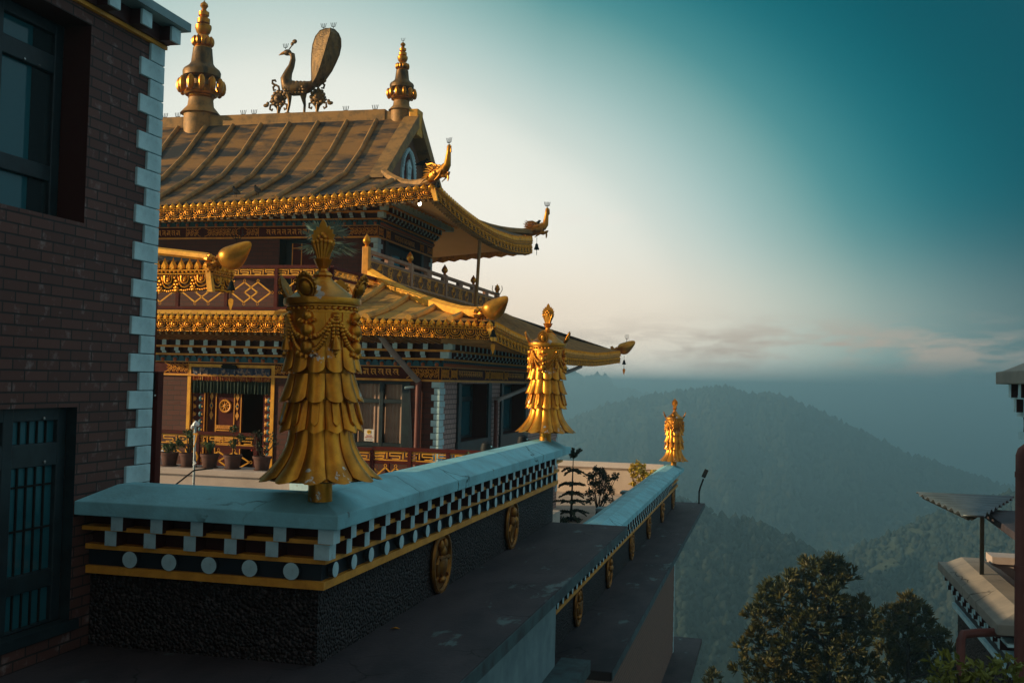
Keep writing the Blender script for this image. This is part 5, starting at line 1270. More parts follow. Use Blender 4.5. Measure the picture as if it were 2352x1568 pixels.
# bulb-shaped finials on the lower corners
def bud(loc, rz, sc, label, bell=True, bl=''):
    t = thing('bud_finial', loc, label, 'roof ornament', 'bud finials on the lower roof corners')
    Mx = Matrix.Translation(loc) @ Matrix.Rotation(rz, 4, 'Z') @ Matrix.Scale(sc, 4)
    m = MB(); m.ball((0,0,0), .150, 28, 18); q_ = []
    for x, y, z in m.v:
        u = max(0, (x*.82+z*.57)/.15-.30)/.70; z = z*.74 if z > 0 else z
        q_.append((x+.115*u**1.7+.135, y*(1-.72*u*u), z+.085*u**1.7+.045))
    m.v = q_
    build(MB().merge(m, Mx), 'bud', GOLDB, t, smooth=True)
    m = MB(); m.tube([(-.10,0,-.03),(-.04,0,-.01),(.03,0,.015)], [.05,.06,.045], 12)
    for k in range(7):
        a = 2*PI*k/7
        for x0, r0, x1, r1, rr in ((-.10,.05,-.17,.10,.02),(-.04,.055,-.02,.085,.016)):
            m.tube([(x0,r0*math.cos(a),r0*math.sin(a)-.02),((x0+x1)/2,(r0+r1)*.5*math.cos(a),(r0+r1)*.5*math.sin(a)-.02),(x1,r1*.8*math.cos(a),r1*.8*math.sin(a)-.02)], [rr,rr*1.4,rr*.4], 6)
    build(MB().merge(m, Mx), 'leaf_collar', GOLDA, t, smooth=True)
    m = MB(); b = Vector((.19,0,.175)); m.tube([b-Vector((0,0,.03)), b+Vector((0,0,.07))], .005, 4)
    for k in (-1.0,-.35,.35,1.0): m.tube([b+Vector((0,0,.06)), b+Vector((.025*k,.03*k,.065)), b+Vector((.045*k,.05*k,.12)), b+Vector((.04*k,.045*k,.17))], .0045, 4)
    build(MB().merge(m, Mx), 'bird_spike', IRON, t)
    q = Mx @ Vector((.14,0,-.22)); hang_bell((q.x,q.y,q.z), sc*.9, bl, leaf=True)
    return t
p = atf(1, 13.36, 1945, 1255); bud((p.x-.01, 13.36, p.z+.02), -PI/4+.35, .98, 'golden bud finial on the near corner of the lower roof, a bell below', bl='dark bell with a golden leaf, hanging under the near lower bud finial')
p = atf(1, 26.1, 2472, 1398); bud((p.x, 26.1, p.z), PI/4-.6, 1.1, 'small golden bud finial at the far right tip of the lower roof', bl='tiny bell under the far right roof tip')
p = atf(1, 11.95, 885, 1042); bud((p.x, 11.95, p.z), -.1, 1.12, 'pale gold bud finial on the porch roof beside the brick building', bl='bell with a long pale leaf under the porch roof finial')

# carved corner balustrade and its finials
BX = -6.43
t = thing('balustrade', (BX, 20.5, 1.66), 'carved stone balustrade with diamond panels and bud finials along the side of the upper storey', 'balustrade')
posts = [16.25, 18.38, 20.50, 22.62, 24.72]
for i, y in enumerate(posts):
    mb = MB(); mb.box(BX-.055, BX+.055, y-.055, y+.055, 1.60, 2.07 if i else 2.10); q = build(mb, 'post', OCHRE if i == 0 else STONEB, t, bevel=.008)
    mb = MB(); mb.lathe([(.05,0),(.025,.02),(.03,.035),(.062,.07),(.066,.10),(.045,.15),(.02,.185),(.004,.215)], c=(BX,y,2.07 if i else 2.10), n=16); build(mb, 'bud', GOLD, q, smooth=True)
for a, b in zip(posts, posts[1:]):
    mb = MB(); a += .055; b -= .055; m = (a+b)/2
    mb.box(BX-.045,BX+.045,a,b,2.0,2.06); mb.box(BX-.04,BX+.04,a,b,1.885,1.935); mb.box(BX-.04,BX+.04,m-.05,m+.05,1.935,2.0)
    for s, e in ((a,a+.09),(m-.14,m-.05),(m+.05,m+.14),(b-.09,b)): mb.box(BX-.038,BX+.038,s,e,1.935,2.0)
    mb.box(BX-.05,BX+.05,a,b,1.60,1.645); build(mb, 'rail', STONEB, t, bevel=.01)
    mb = MB(); mb.box(BX-.02,BX+.02,a,b,1.645,1.885); pn = build(mb, 'panel', CARVP, t)
    g = MB()
    for c in (a+.26*(b-a), a+.74*(b-a)):
        for r in (.115,.075,.035):
            q = [(c-r*1.25,1.765),(c,1.765+r),(c+r*1.25,1.765),(c,1.765-r)]
            g.tube([(BX+.024,y,z) for y, z in q+q[:1]], .014, 4)
    for k in range(2):
        y0 = a+.02+k*.5*(b-a)
        for (o, wd) in ((0,.11),(.5*(b-a)-.13,.11)):
            for i in range(26): g.ball((BX+.022, y0+o+random.random()*wd, 1.66+random.random()*.21), (.010,.018,.018), 5, 4)
    g.box(BX+.018,BX+.028,a,b,1.87,1.885); g.box(BX+.018,BX+.028,a,b,1.645,1.657)
    build(g, 'diamond_carving', OCHRE, pn)
# maroon railings with yellow meanders and diamonds
def railing(label, O, U, out, length, zt, hb, hd, pitch, npan, name='railing', group=None):
    O, U, out = Vector(O), Vector(U), Vector(out); t = thing(name, O, label, 'railing', group)
    def bx(a, b, z0, z1, o0, o1, mb):
        p = [O+U*a+out*o0, O+U*b+out*o0, O+U*b+out*o1, O+U*a+out*o1]
        mb.hexa([(q.x,q.y,z0) for q in p], [(q.x,q.y,z1) for q in p])
    zb = zt-.05-hb-.04-hd-.06
    for z0, z1, w_ in ((zt-.05,zt,.03),(zt-.05-hb-.04,zt-.05-hb,.02),(zb,zb+.045,.025)):
        mb = MB(); bx(0,length,z0,z1,-w_,w_,mb); build(mb, 'rail', MAROON, t, bevel=.005)
    for i in range(npan+1):
        mb = MB(); a = length*i/npan; bx(a-.025,a+.025,zb,zt-.05,-.026,.026,mb); build(mb, 'post', MAROON, t)
    mb = MB(); fret(mb, O*1+Vector((0,0,zt-.05-hb-O.z))-out*.007, U, out, length, hb, pitch, .013); build(mb, 'meander', OCHREH, t)
    mb = MB(); rg = MB()
    for i in range(npan):
        mb = MB(); rg = MB(); c = O+U*(length*(i+.5)/npan); c.z = zb+.05+hd/2+.005; diamonds(mb, rg, c, U, out, length/npan*.80, hd*.74)
        build(mb.merge(rg), 'double_diamond', OCHREH, t)
    return t
railing('maroon balcony railing with yellow meander band and double diamonds above the lower eave', (-9.36,14.2,.93), (1,0,0), (0,-1,0), 3.16, 1.575, .10, .40, .195, 4)
railing('short return of the balcony railing running back to the wall behind the largest banner', (-6.16,14.26,.93), (0,1,0), (1,0,0), 2.0, 1.575, .10, .40, .195, 2)
railing('low terrace railing with yellow meander behind the row of flower pots', (-9.3,13.2,-1.5), (1,0,0), (0,-1,0), 2.58, -.795, .125, .34, .225, 3)
railing('terrace railing with yellow meander between the near parapet and the curtained window', (-5.06,13.2,-1.5), (1,0,0), (0,-1,0), 1.55, -.905, .125, .34, .225, 3)
railing('short railing beside the curtained window, half hidden by the largest banner', (-6.3,13.9,-1.5), (1,0,0), (0,-1,0), 1.2, -.97, .125, .34, .225, 2)

# porch roof behind the brick building
PX, PY = -6.80, 12.0
t = thing('porch_roof', (-8.2, 12.6, -1.5), 'small porch roof with a deep carved gold eave, jutting out behind the brick corner', 'roof')
pb = lambda s: interp([(0,1.0),(.6,1.0),(1.15,1.035)], s); ptp = lambda s: interp([(0,1.45),(1.15,1.42)], s)
mb = eave((PX-1.15,PY), (PX,PY), (0,-1), pb, ptp, leaf=.108, miter=(0,-1)); eave_build(mb, t)
mb = eave((PX,PY), (PX,PY+.55), (1,0), lambda s: 1.035, lambda s: 1.42, leaf=.108, miter=(-1,0)); eave_build(mb, t)
mb = MB(); mb.hexa([(PX-.01,PY-.05,1.0),(PX+.06,PY-.05,1.0),(PX+.06,PY+.02,1.0),(PX-.01,PY+.02,1.0)],[(PX-.07,PY-.03,1.30),(PX,PY-.03,1.30),(PX,PY+.02,1.30),(PX-.07,PY+.02,1.30)]); build(mb, 'eave_corner_post', OCHREH, t)
mb = MB(); mb.grid([[(PX-1.15,PY+.02,1.40),(PX-.02,PY+.02,1.38)],[(PX-1.15,PY+.3,1.54),(PX-.3,PY+.3,1.50)],[(PX-1.15,PY+.55,1.40),(PX-.02,PY+.55,1.38)]]); mb.poly([(PX-.02,PY+.02,1.38),(PX-.02,PY+.55,1.38),(PX-.3,PY+.3,1.50)]); build(mb, 'roof_slope', ROOF, t)
mb = MB(); mb.tube([(PX-1.15,PY+.1,1.60),(PX-.9,PY+.1,1.535),(PX-.05,PY+.02,1.44)], .05, 6); build(mb, 'hip_ridge', OCHREH, t, smooth=True)
mb = MB(); mb.poly([(PX-1.15,PY+.02,1.05),(PX-.03,PY+.02,1.06),(PX-.03,PY+.55,1.06),(PX-1.15,PY+.55,1.05)]); build(mb, 'soffit', WALLB, t)
mb = MB(); mb.box(-7.95,-7.85,12.2,12.3,-2.75,1.05); build(mb, 'post', MAROON, t)
mb = MB(); mb.box(-7.95,-7.85,12.42,12.52,-2.75,1.05); build(mb, 'post', MAROON, t)
# ------------------------------------------------------------ terrace, pots, small things
def structure(o): return tag(o, kind='structure')
mb = MB(); mb.box(-10.2,-2.80,6.47,14.48,-2.9,-1.76); structure(build(mb, 'upper_terrace_floor', FLOOR))
mb = MB(); mb.box(-16,-2.52,14.0,26.6,-3.04,-2.752); structure(build(mb, 'lower_terrace_floor', FLOOR))
t = thing('planter_wall', (-7, 12.3, -1.76), 'low cream planter wall with a row of flower pots on its cap', 'planter')
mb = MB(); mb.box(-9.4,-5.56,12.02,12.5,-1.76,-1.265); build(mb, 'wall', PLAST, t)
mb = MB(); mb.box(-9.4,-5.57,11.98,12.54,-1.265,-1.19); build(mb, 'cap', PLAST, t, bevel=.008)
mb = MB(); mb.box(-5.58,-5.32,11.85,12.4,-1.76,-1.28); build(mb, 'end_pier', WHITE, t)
def rv(s): return random.uniform(-s, s)
def leaf_quad(mb, c, size, asp=.5, up=None):
    a = Vector((rv(1),rv(1),rv(1))); a = a.normalized() if a.length > .01 else Vector((0,0,1))
    if up is not None: a = (a+Vector(up)).normalized()
    b = a.cross(Vector((rv(1),rv(1),rv(1)))).normalized()
    c = Vector(c); s = size*random.uniform(.7,1.3); n = a.cross(b)*s*.12
    mb.add([c, c+a*s*.5+b*s*asp*.5+n, c+a*s, c+a*s*.5-b*s*asp*.5+n], [(0,1,2,3)])
def cloud(mb, c, r, n, size, asp=.5, up=None, hollow=.4):
    for _ in range(n):
        v = Vector((random.gauss(0,1),random.gauss(0,1),random.gauss(0,1))).normalized()*random.uniform(hollow,1)
        leaf_quad(mb, (c[0]+v.x*r[0], c[1]+v.y*r[1], c[2]+v.z*r[2]), size, asp, up)
def potted(p, kind, label, h=.175, r=.115):
    t = thing('potted_plant', p, label, 'potted plant', 'flower pots on the planter wall')
    m = MB(); m.lathe([(r*.66,0),(r*.72,.01),(r*.92,h*.82),(r*1.02,h*.82),(r*1.05,h),(r*.93,h),(r*.88,h*.9),(.01,h*.88)], c=p, n=20); build(m, 'pot', TERRA, t, smooth=True)
    m = MB(); m.lathe([(r*.85,-.0),(r*.95,.012),(r*.9,.014)], c=p, n=20); build(m, 'saucer', TERRA, t, smooth=True)
    g = MB(); s = MB(); x, y, z = p; z += h
    if kind == 0: cloud(g, (x,y,z+.06), (.10,.10,.07), 160, .045)
    elif kind == 1:
        for k in range(7):
            e = Vector((x+rv(.13), y+rv(.1), z+.10+random.random()*.14)); s.tube([(x,y,z-.02),((x+e.x)/2+rv(.02),y,(z+e.z)/2),e], [.010,.007,.004], 5); cloud(g, e, (.05,.05,.05), 34, .045)
    elif kind == 2:
        for k in range(70):
            a = random.random()*2*PI; l = random.uniform(.12,.24); e = Vector((math.cos(a),math.sin(a),0)); b = Vector((x,y,z-.01))
            q0 = b; q1 = b+e*l*.35+Vector((0,0,l*.7)); q2 = b+e*l*.8+Vector((0,0,l*random.uniform(.35,.85))); w_ = e.cross(Vector((0,0,1)))*.009
            g.add([q0-w_,q0+w_,q1+w_,q1-w_,q2], [(0,1,2,3),(3,2,4)])
    elif kind == 3:
        s.tube([(x,y,z-.02),(x+.01,y,z+.15),(x-.0,y,z+.30)], [.009,.008,.005], 6); s.tube([(x+.01,y,z+.1),(x+.10,y,z+.2)], [.006,.004], 5)
        for c, r_ in (((x,y,z+.14),.055),((x+.11,y,z+.22),.045),((x,y,z+.32),.05)): cloud(g, c, (r_,r_,r_*.9), 130, .032, hollow=.6)
    else:
        for k in range(12):
            e = Vector((x+rv(.14), y+rv(.12), z+.10+random.random()*.18)); s.tube([(x,y,z-.02),e], [.005,.003], 4); cloud(g, e, (.05,.05,.06), 26, .026)
    if s.v: build(s, 'stem', BARK, t)
    build(g, 'foliage', LEAFG if kind != 4 else LEAFD, t)
    if kind == 4:
        m = MB(); m.ball((x-.12,y-.05,z+.07), (.012,)*3, 6, 4); m.ball((x+.05,y-.09,z+.13),(.009,)*3,6,4); build(m, 'red_flower', REDP, t, smooth=True)
for px, kind, lab in ((677,0,'flower pot with a small rounded bush, first from the red gate post'),(753,1,'flower pot with a twiggy leafy plant, behind the plastic-wrapped steel pole'),(838,2,'flower pot with spiky grass-like leaves'),(930,3,'flower pot with a topiary plant clipped into little balls'),(1048,4,'flower pot with fine stems and a few red flowers, beside the largest banner')):
    q = atf(1, 12.22, px, 1860); potted((q.x, 12.22, -1.19), kind, lab)
q = atf(1, 12.3, 634, 1855)
t = thing('watering_jug', (q.x,12.3,-1.19), 'pale plastic jug with a looped handle beside the first flower pot', 'jug')
mb = MB(); mb.lathe([(.05,0),(.055,.01),(.05,.09),(.03,.11),(.028,.125)], c=(q.x,12.3,-1.19), n=16); mb.tube([(q.x+.02,12.3,-1.07),(q.x+.02,12.3,-1.02),(q.x+.05,12.3,-1.0),(q.x+.075,12.3,-1.03),(q.x+.06,12.3,-1.1)], .011, 6); build(mb, 'body', PLWRAP, t, smooth=True)
# steel standpipe wrapped in plastic
q = atf(1, 8.6, 785, 1725); b = (q.x, 8.6, -1.76)
t = thing('standpipe', b, 'thin steel pole topped with white plastic wrapping and orange ribbon', 'pole')
mb = MB(); mb.tube([b, (q.x-.012,8.6,-.47)], .0105, 10); build(mb, 'pole', STEEL, t, smooth=True)
mb = MB(); mb.tube([(q.x-.012,8.6,-.47),(q.x-.01,8.6,-.45),(q.x+.0,8.6,-.435)], [.026,.022,.014], 8); mb.ball((q.x-.03,8.6,-.475),(.022,.02,.016),7,5); mb.ball((q.x+.012,8.6,-.46),(.016,.02,.02),7,5); mb.ball((q.x-.04,8.59,-.49),(.012,.014,.014),6,4); build(mb, 'plastic_wrap', PLWRAP, t, smooth=True)
mb = MB(); mb.tube([(q.x-.02,8.585,-.545),(q.x+.015,8.585,-.55),(q.x+.01,8.58,-.60),(q.x-.012,8.585,-.66)], [.008,.009,.008,.004], 5, flat=.4); mb.tube([(q.x-.015,8.6,-.545),(q.x+.015,8.6,-.548)], .013, 6); mb.tube([(q.x+.012,8.585,-.70),(q.x+.03,8.585,-.74),(q.x+.022,8.585,-.78)], [.008,.01,.004], 5, flat=.4); build(mb, 'ribbon', RIBBON, t, smooth=True)
mb = MB(); mb.tube([(q.x-.012,8.585,-.78),(q.x+.012,8.59,-.80),(q.x-.012,8.585,-.82)], .008, 5); build(mb, 'tape', PLWRAP, t, smooth=True)
t = thing('cable', (-4.1, 6.62, -.85), 'black cable slung from the gate post past the steel pole', 'cable')
mb = MB(); mb.tube([(-4.12,6.62,-.86),(q.x*.45-4.12*.55,7.5,-.88),(q.x,8.58,-.865),(q.x+.12,8.7,-.85)], .007, 5); build(mb, 'cable', IRON, t, smooth=True)

# penguin-shaped bins beyond the parapet
def penguin(px, py, label):
    q = atf(0, -3.05, px, py); h = Vector((q.x, q.y, q.z)); z0 = -1.76
    t = thing('penguin_bin', (h.x,h.y,z0), label, 'bin', 'penguin bins behind the parapet')
    H = h.z-z0
    m = MB(); m.lathe([(.10,0),(.17,.05),(.18,H*.3),(.165,H*.5),(.125,H*.70),(.088,H*.82),(.064,H*.875),(.070,H*.925),(.054,H*.975),(.008,H)], c=(h.x,h.y,z0), n=20); build(m, 'body', PAINTB, t, smooth=True)
    d = Vector((.62,-.78,0)); rt = Vector((.78,.62,0))
    m = MB(); c = Vector((h.x,h.y,z0)); m.ball(c+d*.09+Vector((0,0,H*.44)), (.09,.09,H*.24), 14, 8); build(m, 'white_front', WHITE, t, smooth=True)
    m = MB(); m.ball(c+d*.045+rt*.03+Vector((0,0,H*.815)), (.060,.060,.07), 12, 7); build(m, 'orange_throat', OCHREH, t, smooth=True)
    m = MB(); b = c+rt*.045+d*.03+Vector((0,0,H*.92)); m.tube([b, b+rt*.06+d*.01+Vector((0,0,-.004)), b+rt*.105+d*.015+Vector((0,0,-.025))], [.026,.018,.002], 8, flat=.7); build(m, 'beak', FRAME, t, smooth=True)
    m = MB(); m.ball(c+d*.062+rt*.03+Vector((0,0,H*.945)), (.010,.010,.010), 6, 4); build(m, 'eye', WHITE, t, smooth=True)
penguin(1947, 1762, 'black penguin-shaped bin peeping over the parapet, in front of the first side window')
penguin(2092, 1736, 'black penguin-shaped bin peeping over the parapet, close to the far banner')

# birds
def bird(p, rz, s, label, group='dark birds on the roofs'):
    t = thing('pigeon', p, label, 'bird', group); Mx = Matrix.Translation(p) @ Matrix.Rotation(rz, 4, 'Z') @ Matrix.Scale(s, 4)
    m = MB(); m.tube([(-.17,0,.05),(-.10,0,.075),(-.02,0,.10),(.05,0,.135),(.085,0,.175),(.10,0,.205),(.118,0,.20),(.14,0,.192)], [.008,.028,.052,.050,.030,.026,.016,.002], 10, flat=.85); build(MB().merge(m, Mx), 'body', BIRD, t, smooth=True)
    m = MB()
    for y in (-.018,.018): m.tube([(.0,y,.06),(.005,y,0)], .005, 4)
    build(MB().merge(m, Mx), 'legs', BIRD, t)
for px, py, lab in ((943,788,'left of two dark birds perched on the upper roof edge'),(1030,783,'right of two dark birds perched on the upper roof edge')):
    q = atf(1, 17.35, px, py); bird((q.x, 17.35, q.z), 2.6, .9, lab)
q = atf(0, GX+.2, 1690, 672); bird((q.x,q.y,q.z), .6, .9, 'dark bird clinging beside the gable, above the near beast head')
q = atf(1, 24.2, 2138, 921); bird((q.x,24.2,q.z), .3, 1.1, 'dark bird standing on the far beast head')

# ------------------------------------------------------------ terrace plants
def araucaria(b, H, px):
    t = thing('araucaria_tree', b, 'dark young tree with flat star-shaped tiers of drooping branches on the lower terrace', 'tree')
    m = MB(); m.tube([b, (b[0]+.01,b[1],b[2]+H*.5), (b[0]+.02,b[1],b[2]+H)], [.028,.018,.007], 8); build(m, 'trunk', BARK, t, smooth=True)
    g = MB()
    for z, r, n in ((1.0,.18,5),(.80,.29,5),(.58,.33,6),(.44,.26,5),(.30,.37,6),(.15,.36,6),(.03,.32,6)):
        for k in range(n):
            a = 2*PI*k/n+z*5+rv(.25); rr = r*random.uniform(.75,1.15); e = Vector((math.cos(a),math.sin(a),0)); c = Vector((b[0]+.02*z,b[1],b[2]+H*(z+rv(.02)))); up_ = .16 if z > .9 else random.uniform(.03,.10); dr = 0 if z > .9 else random.uniform(.08,.17)
            P = lambda u: c+e*rr*u+Vector((0,0,up_*math.sin(PI*u*.5)-dr*u*u+.06*max(0,u-.7)))
            g.tube([P(u) for u in (0,.25,.5,.75,1)], [.008,.015,.018,.016,.006], 5)
            for i in range(95):
                u = random.uniform(.08,1); p = P(u); s = (e.cross(Vector((0,0,1)))*random.choice((-1,1))+Vector((0,0,rv(.9)))+e*.5).normalized(); q = p+s*.066*random.uniform(.5,1)*(1.1-.5*u); g.tube([p, q], [.012,.004], 4)
    build(g, 'foliage', LEAFD, t)
araucaria((-3.84,21.0,-2.75), 1.24, 0)
def shrub(name, b, label, blobs, m, stems=5, leaf=.06, dens=90, cat='shrub'):
    t = thing(name, b, label, cat); s = MB(); g = MB(); b = Vector(b)
    for k in range(stems):
        c = Vector(blobs[k % len(blobs)][0]); s.tube([b+Vector((rv(.05),rv(.05),0)), b.lerp(c,.5)+Vector((rv(.03),rv(.03),0)), c], [.014,.010,.005], 5)
    for c, r in blobs: cloud(g, c, (r,r,r*.9), int(dens*(r/.12)**2), leaf, .55, hollow=.25)
    build(s, 'stem', BARK, t); build(g, 'foliage', m, t)
def c24(x, y): return (2150+x*700/1829, 1550+y*700/1829)
bl = []
for x, y, r in ((600,850,.07),(560,920,.11),(650,880,.12),(690,930,.09),(800,930,.08),(830,915,.05),(740,960,.09),(560,1000,.10),(640,990,.12),(740,1040,.10),(780,1090,.07),(560,1090,.10),(650,1090,.09),(730,1140,.07),(540,1180,.08),(690,1190,.06),(770,1180,.05)):
    q = atf(1, 21.7, *c24(x,y)); bl.append(((q.x, 21.7+rv(.1), q.z), r))
shrub('shrub', (-3.42,21.7,-2.75), 'dark leafy shrub on thin bare stems beside the tiered tree', bl, LEAFD, 8, dens=130)
bl = []
for x, y, r in ((1050,800,.07),(1000,820,.07),(975,860,.06),(1050,860,.10),(1100,830,.07),(1100,900,.09),(1010,920,.07),(1150,920,.07),(1080,960,.07),(1000,1000,.06),(1020,1015,.04)):
    q = atf(1, 24.5, *c24(x,y)); bl.append(((q.x, 24.5+rv(.08), q.z), r))
shrub('shrub', (-2.95,24.5,-2.75), 'sunlit yellow bush behind the lower parapet', bl, LEAFY, 6, leaf=.06, dens=260)
q = atf(1, 25.2, *c24(1215,890)); shrub('shrub', (q.x,25.2,-2.75), 'small dim bush tucked behind the sunlit yellow bush', [((q.x,25.2,q.z),.09),((q.x-.1,25.2,q.z-.05),.08)], LEAFY, 3)
q = atf(0, -3.2, *c26_(1410,1395)) if False else atf(1, 12.6, 1880, 1824); shrub('shrub', (q.x,12.6,-1.76), 'little green plant poking up by the terrace railing', [((q.x,12.6,q.z),.06),((q.x-.06,12.6,q.z-.05),.06),((q.x+.05,12.6,q.z-.06),.06)], LEAFG, 3, leaf=.05)
q = atf(1, 18.5, *c24(245,1370)); shrub('shrub', (q.x,18.5,-2.75), 'low dark bush at the foot of the near parapet end', [((q.x,18.5,q.z),.10),((q.x+.08,18.5,q.z-.04),.08),((q.x-.1,18.5,q.z),.09)], LEAFD, 3, leaf=.05)
for y in (21.9,18.8): 
    t = thing('planter_box', (-2.82,y,-2.75), 'blue-grey planter box against the lower parapet, '+('under the yellow bush' if y > 20 else 'near the thin-stemmed shrub'), 'planter', 'planter boxes by the lower parapet')
    mb = MB(); mb.box(-2.95,-2.60,y-.13,y+.13,-2.75,-2.25); mb.box(-2.98,-2.58,y-.16,y+.16,-2.25,-2.20); build(mb, 'box', WALLB, t, bevel=.01)
# palm on the balcony
def palm(b, top):
    t = thing('palm', b, 'spiky dark palm on the upper balcony, behind the largest banner tip', 'palm')
    m = MB(); m.tube([b, (b[0],b[1],top)], [.07,.05], 10); build(m, 'trunk', BARK, t, smooth=True)
    m = MB(); m.lathe([(.14,0),(.17,.25),(.18,.28)], c=b, n=18); build(m, 'pot', TERRA, t, smooth=True)
    g = MB(); c = Vector((b[0],b[1],top))
    for k in range(26):
        a = 2*PI*k/26*1.618*6; elv = random.uniform(-.5,1.3); d = Vector((math.cos(a)*math.cos(elv), math.sin(a)*math.cos(elv), math.sin(elv))); l = random.uniform(.34,.50)
        hub = c+d*l*.75
        g.tube([c, c+d*l*.4+Vector((0,0,.02)), hub], [.008,.006,.004], 4)
        s = d.cross(Vector((0,0,1))).normalized(); u = s.cross(d)
        for i in range(17):
            q = (i/16-.5)*3.6; v = (d*math.cos(q)+s*math.sin(q)).normalized(); e = hub+v*random.uniform(.20,.32)+Vector((0,0,-.08*random.random()))
            w_ = v.cross(u).normalized()*.015; mid = hub.lerp(e,.5)+u*.012
            g.add([hub, mid+w_, e, mid-w_], [(0,1,2,3)])
    build(g, 'fronds', LEAFP, t)
palm((-7.68,17.55,.895), 2.30)

# ------------------------------------------------------------ right-hand building
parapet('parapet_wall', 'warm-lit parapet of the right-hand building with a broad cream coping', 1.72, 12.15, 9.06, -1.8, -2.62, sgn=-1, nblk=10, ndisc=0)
def c7b(x, y): return (3600+x*496/607, 1450+y*1281/1568)
t = thing('right_building', (2.4, 10, -6), 'building at the right edge with a terrace, dark slab and red drain pipes', 'building')
RBD = t
mb = MB(); mb.box(1.915,4,9.1,12.1,-9,-2.62); build(mb, 'pebble_wall', PEBBLE, t)
mb = MB(); mb.box(1.90,4,9.08,12.12,-3.2,-3.1); build(mb, 'white_band', WHITE, t)
mb = MB(); mb.box(2.2,4.5,11.9,12.15,-2.6,-1.75); mb.box(2.2,4.5,11.86,12.2,-1.75,-1.68); build(mb, 'terrace_parapet', PLAST, t)
mb = MB(); mb.box(2.12,2.8,9.0,11.9,-2.7,-2.62); build(mb, 'terrace_floor', FLOOR, t)
mb = MB(); mb.box(2.5,4.5,9.0,11.9,-2.62,-.95); build(mb, 'inner_wall', DKMAR, t)
a, b2 = atf(2, -1.10, *c7b(400,716)), atf(2, -1.10, *c7b(607,862))
mb = MB(); mb.prism([(a.x,a.y,-1.165),(b2.x,b2.y,-1.165),(b2.x+2,b2.y,-1.165),(a.x+2,a.y,-1.165)], (0,0,.065)); build(mb, 'slab', SLAB, t, bevel=.006)
mb = MB(); q = atf(1, 10.9, *c7b(401,900)); mb.box(q.x-.017,q.x+.017,10.88,10.915,-1.80,-1.16); build(mb, 'slab_post', IRON, t)
A1, B1, C1, D1 = (atf(1, yy, *c7b(*p)) for yy, p in ((11.6,(80,640)),(11.6,(560,662)),(9.7,(410,752)),(9.7,(310,748))))
t = thing('corrugated_canopy', D1, 'corrugated metal canopy sheet jutting out over the right-hand terrace', 'canopy')
mb = MB(); n = 56; rows = []
for i in range(n+1):
    u = i/n; l = A1.lerp(D1, u); r = B1.lerp(C1, u); z = Vector((0,0,.016*math.sin(u*2*PI*8))); rows.append([l+z, l.lerp(r,.5)+z, r+z])
mb.grid(rows); o = build(mb, 'sheet', mat('zinc_sheet', (.12,.15,.165), .4, .5, col2=(.07,.09,.10), nscale=3), t, smooth=True); sm = o.modifiers.new('thickness', 'SOLIDIFY'); sm.thickness = .01
mb = MB(); mb.tube([A1.lerp(D1,.05)+Vector((.05,0,-.03)), A1.lerp(D1,.98)+Vector((.05,0,-.03))], .014, 6); mb.tube([B1.lerp(C1,.05)-Vector((.1,0,.03)), B1.lerp(C1,.98)-Vector((.1,0,.03))], .014, 6)
for u in (.1,.5,.9): mb.tube([A1.lerp(D1,u)+Vector((.05,0,-.03)), B1.lerp(C1,u)-Vector((.1,0,.03))], .010, 6)
build(mb, 'rafters', IRON, t)
t = RBD
q = atf(1, 8.55, *c7b(588,900)); x = q.x
mb = MB(); mb.tube([(x,8.55,-6),(x,8.55,-.46),(x+.01,8.55,-.43),(x+.04,8.57,-.405),(x+.4,8.7,-.40)], .036, 12); 
for z in (-1.3,-.62): mb.tube([(x,8.55,z),(x,8.55,z+.04)], .041, 12)
build(mb, 'drain_pipe', PIPEM, t, smooth=True)
q = atf(1, 9.0, *c7b(298,1330)); mb = MB(); mb.tube([(q.x,9.0,-6),(q.x,9.0,q.z-.04),(q.x+.02,9.02,q.z),(q.x+.12,9.1,q.z+.0),(q.x+.5,9.3,q.z)], .034, 12); build(mb, 'drain_pipe', PIPEM, t, smooth=True)
a = atf(1, 8.0, *c7b(468,105))
parapet('parapet_wall', 'topmost pebble-dash parapet corner jutting in at the right edge, at eye level', a.x, 8.0, 4.5, a.z+.084, -.95, sgn=-1, nblk=11, ndisc=11)
# ------------------------------------------------------------ trees near the right
def conifer(b, H, blobs, label, group):
    t = thing('pine_tree', b, label, 'tree', group); b = Vector(b)
    m = MB(); top = Vector(blobs[0][0]); m.tube([b, b.lerp(top,.5)+Vector((.1,0,0)), top], [.20,.13,.03], 8)
    for c, r in blobs:
        c = Vector(c); z = max(b.z+1, c.z-r*1.2); u = (z-b.z)/(top.z-b.z); p = b.lerp(top, min(.98,u)); m.tube([p, p.lerp(c,.6)+Vector((0,0,.05)), c], [.05,.03,.012], 5)
    build(m, 'trunk', BARK, t)
    g = MB()
    for c, r in blobs:
        c = Vector(c); n = int(64*(r/.57)**2)+6
        for _ in range(n):
            v = Vector((random.gauss(0,1),random.gauss(0,1),random.gauss(0,1))).normalized(); 
            if v.z < -.55: continue
            p = c+v*r*random.uniform(.45,1.05); d = (v+Vector((0,0,.75))).normalized()
            for k in range(17):    # one tuft of needles on a twig end
                q = (d*1.1+Vector((rv(1),rv(1),rv(1)))*.75).normalized(); l = random.uniform(.15,.25); s = q.cross(Vector((rv(1),rv(1),rv(1)))).normalized()*.03; o = p+d*rv(.05)
                g.add([o-s, o+s, o+q*l+s*.35, o+q*l-s*.35], [(0,1,2,3)])
    build(g, 'crown', LEAFN, t)
def c21(x, y): return (2600+x*1496/1762, 1400+y*1496/1762)
def blobs_at(Y, lst):
    out = []
    for x, y, r in lst:
        yy = Y+rv(.5); q = atf(1, yy, *c21(x,y)); out.append(((q.x, yy, q.z), r*Y/22))
    return out
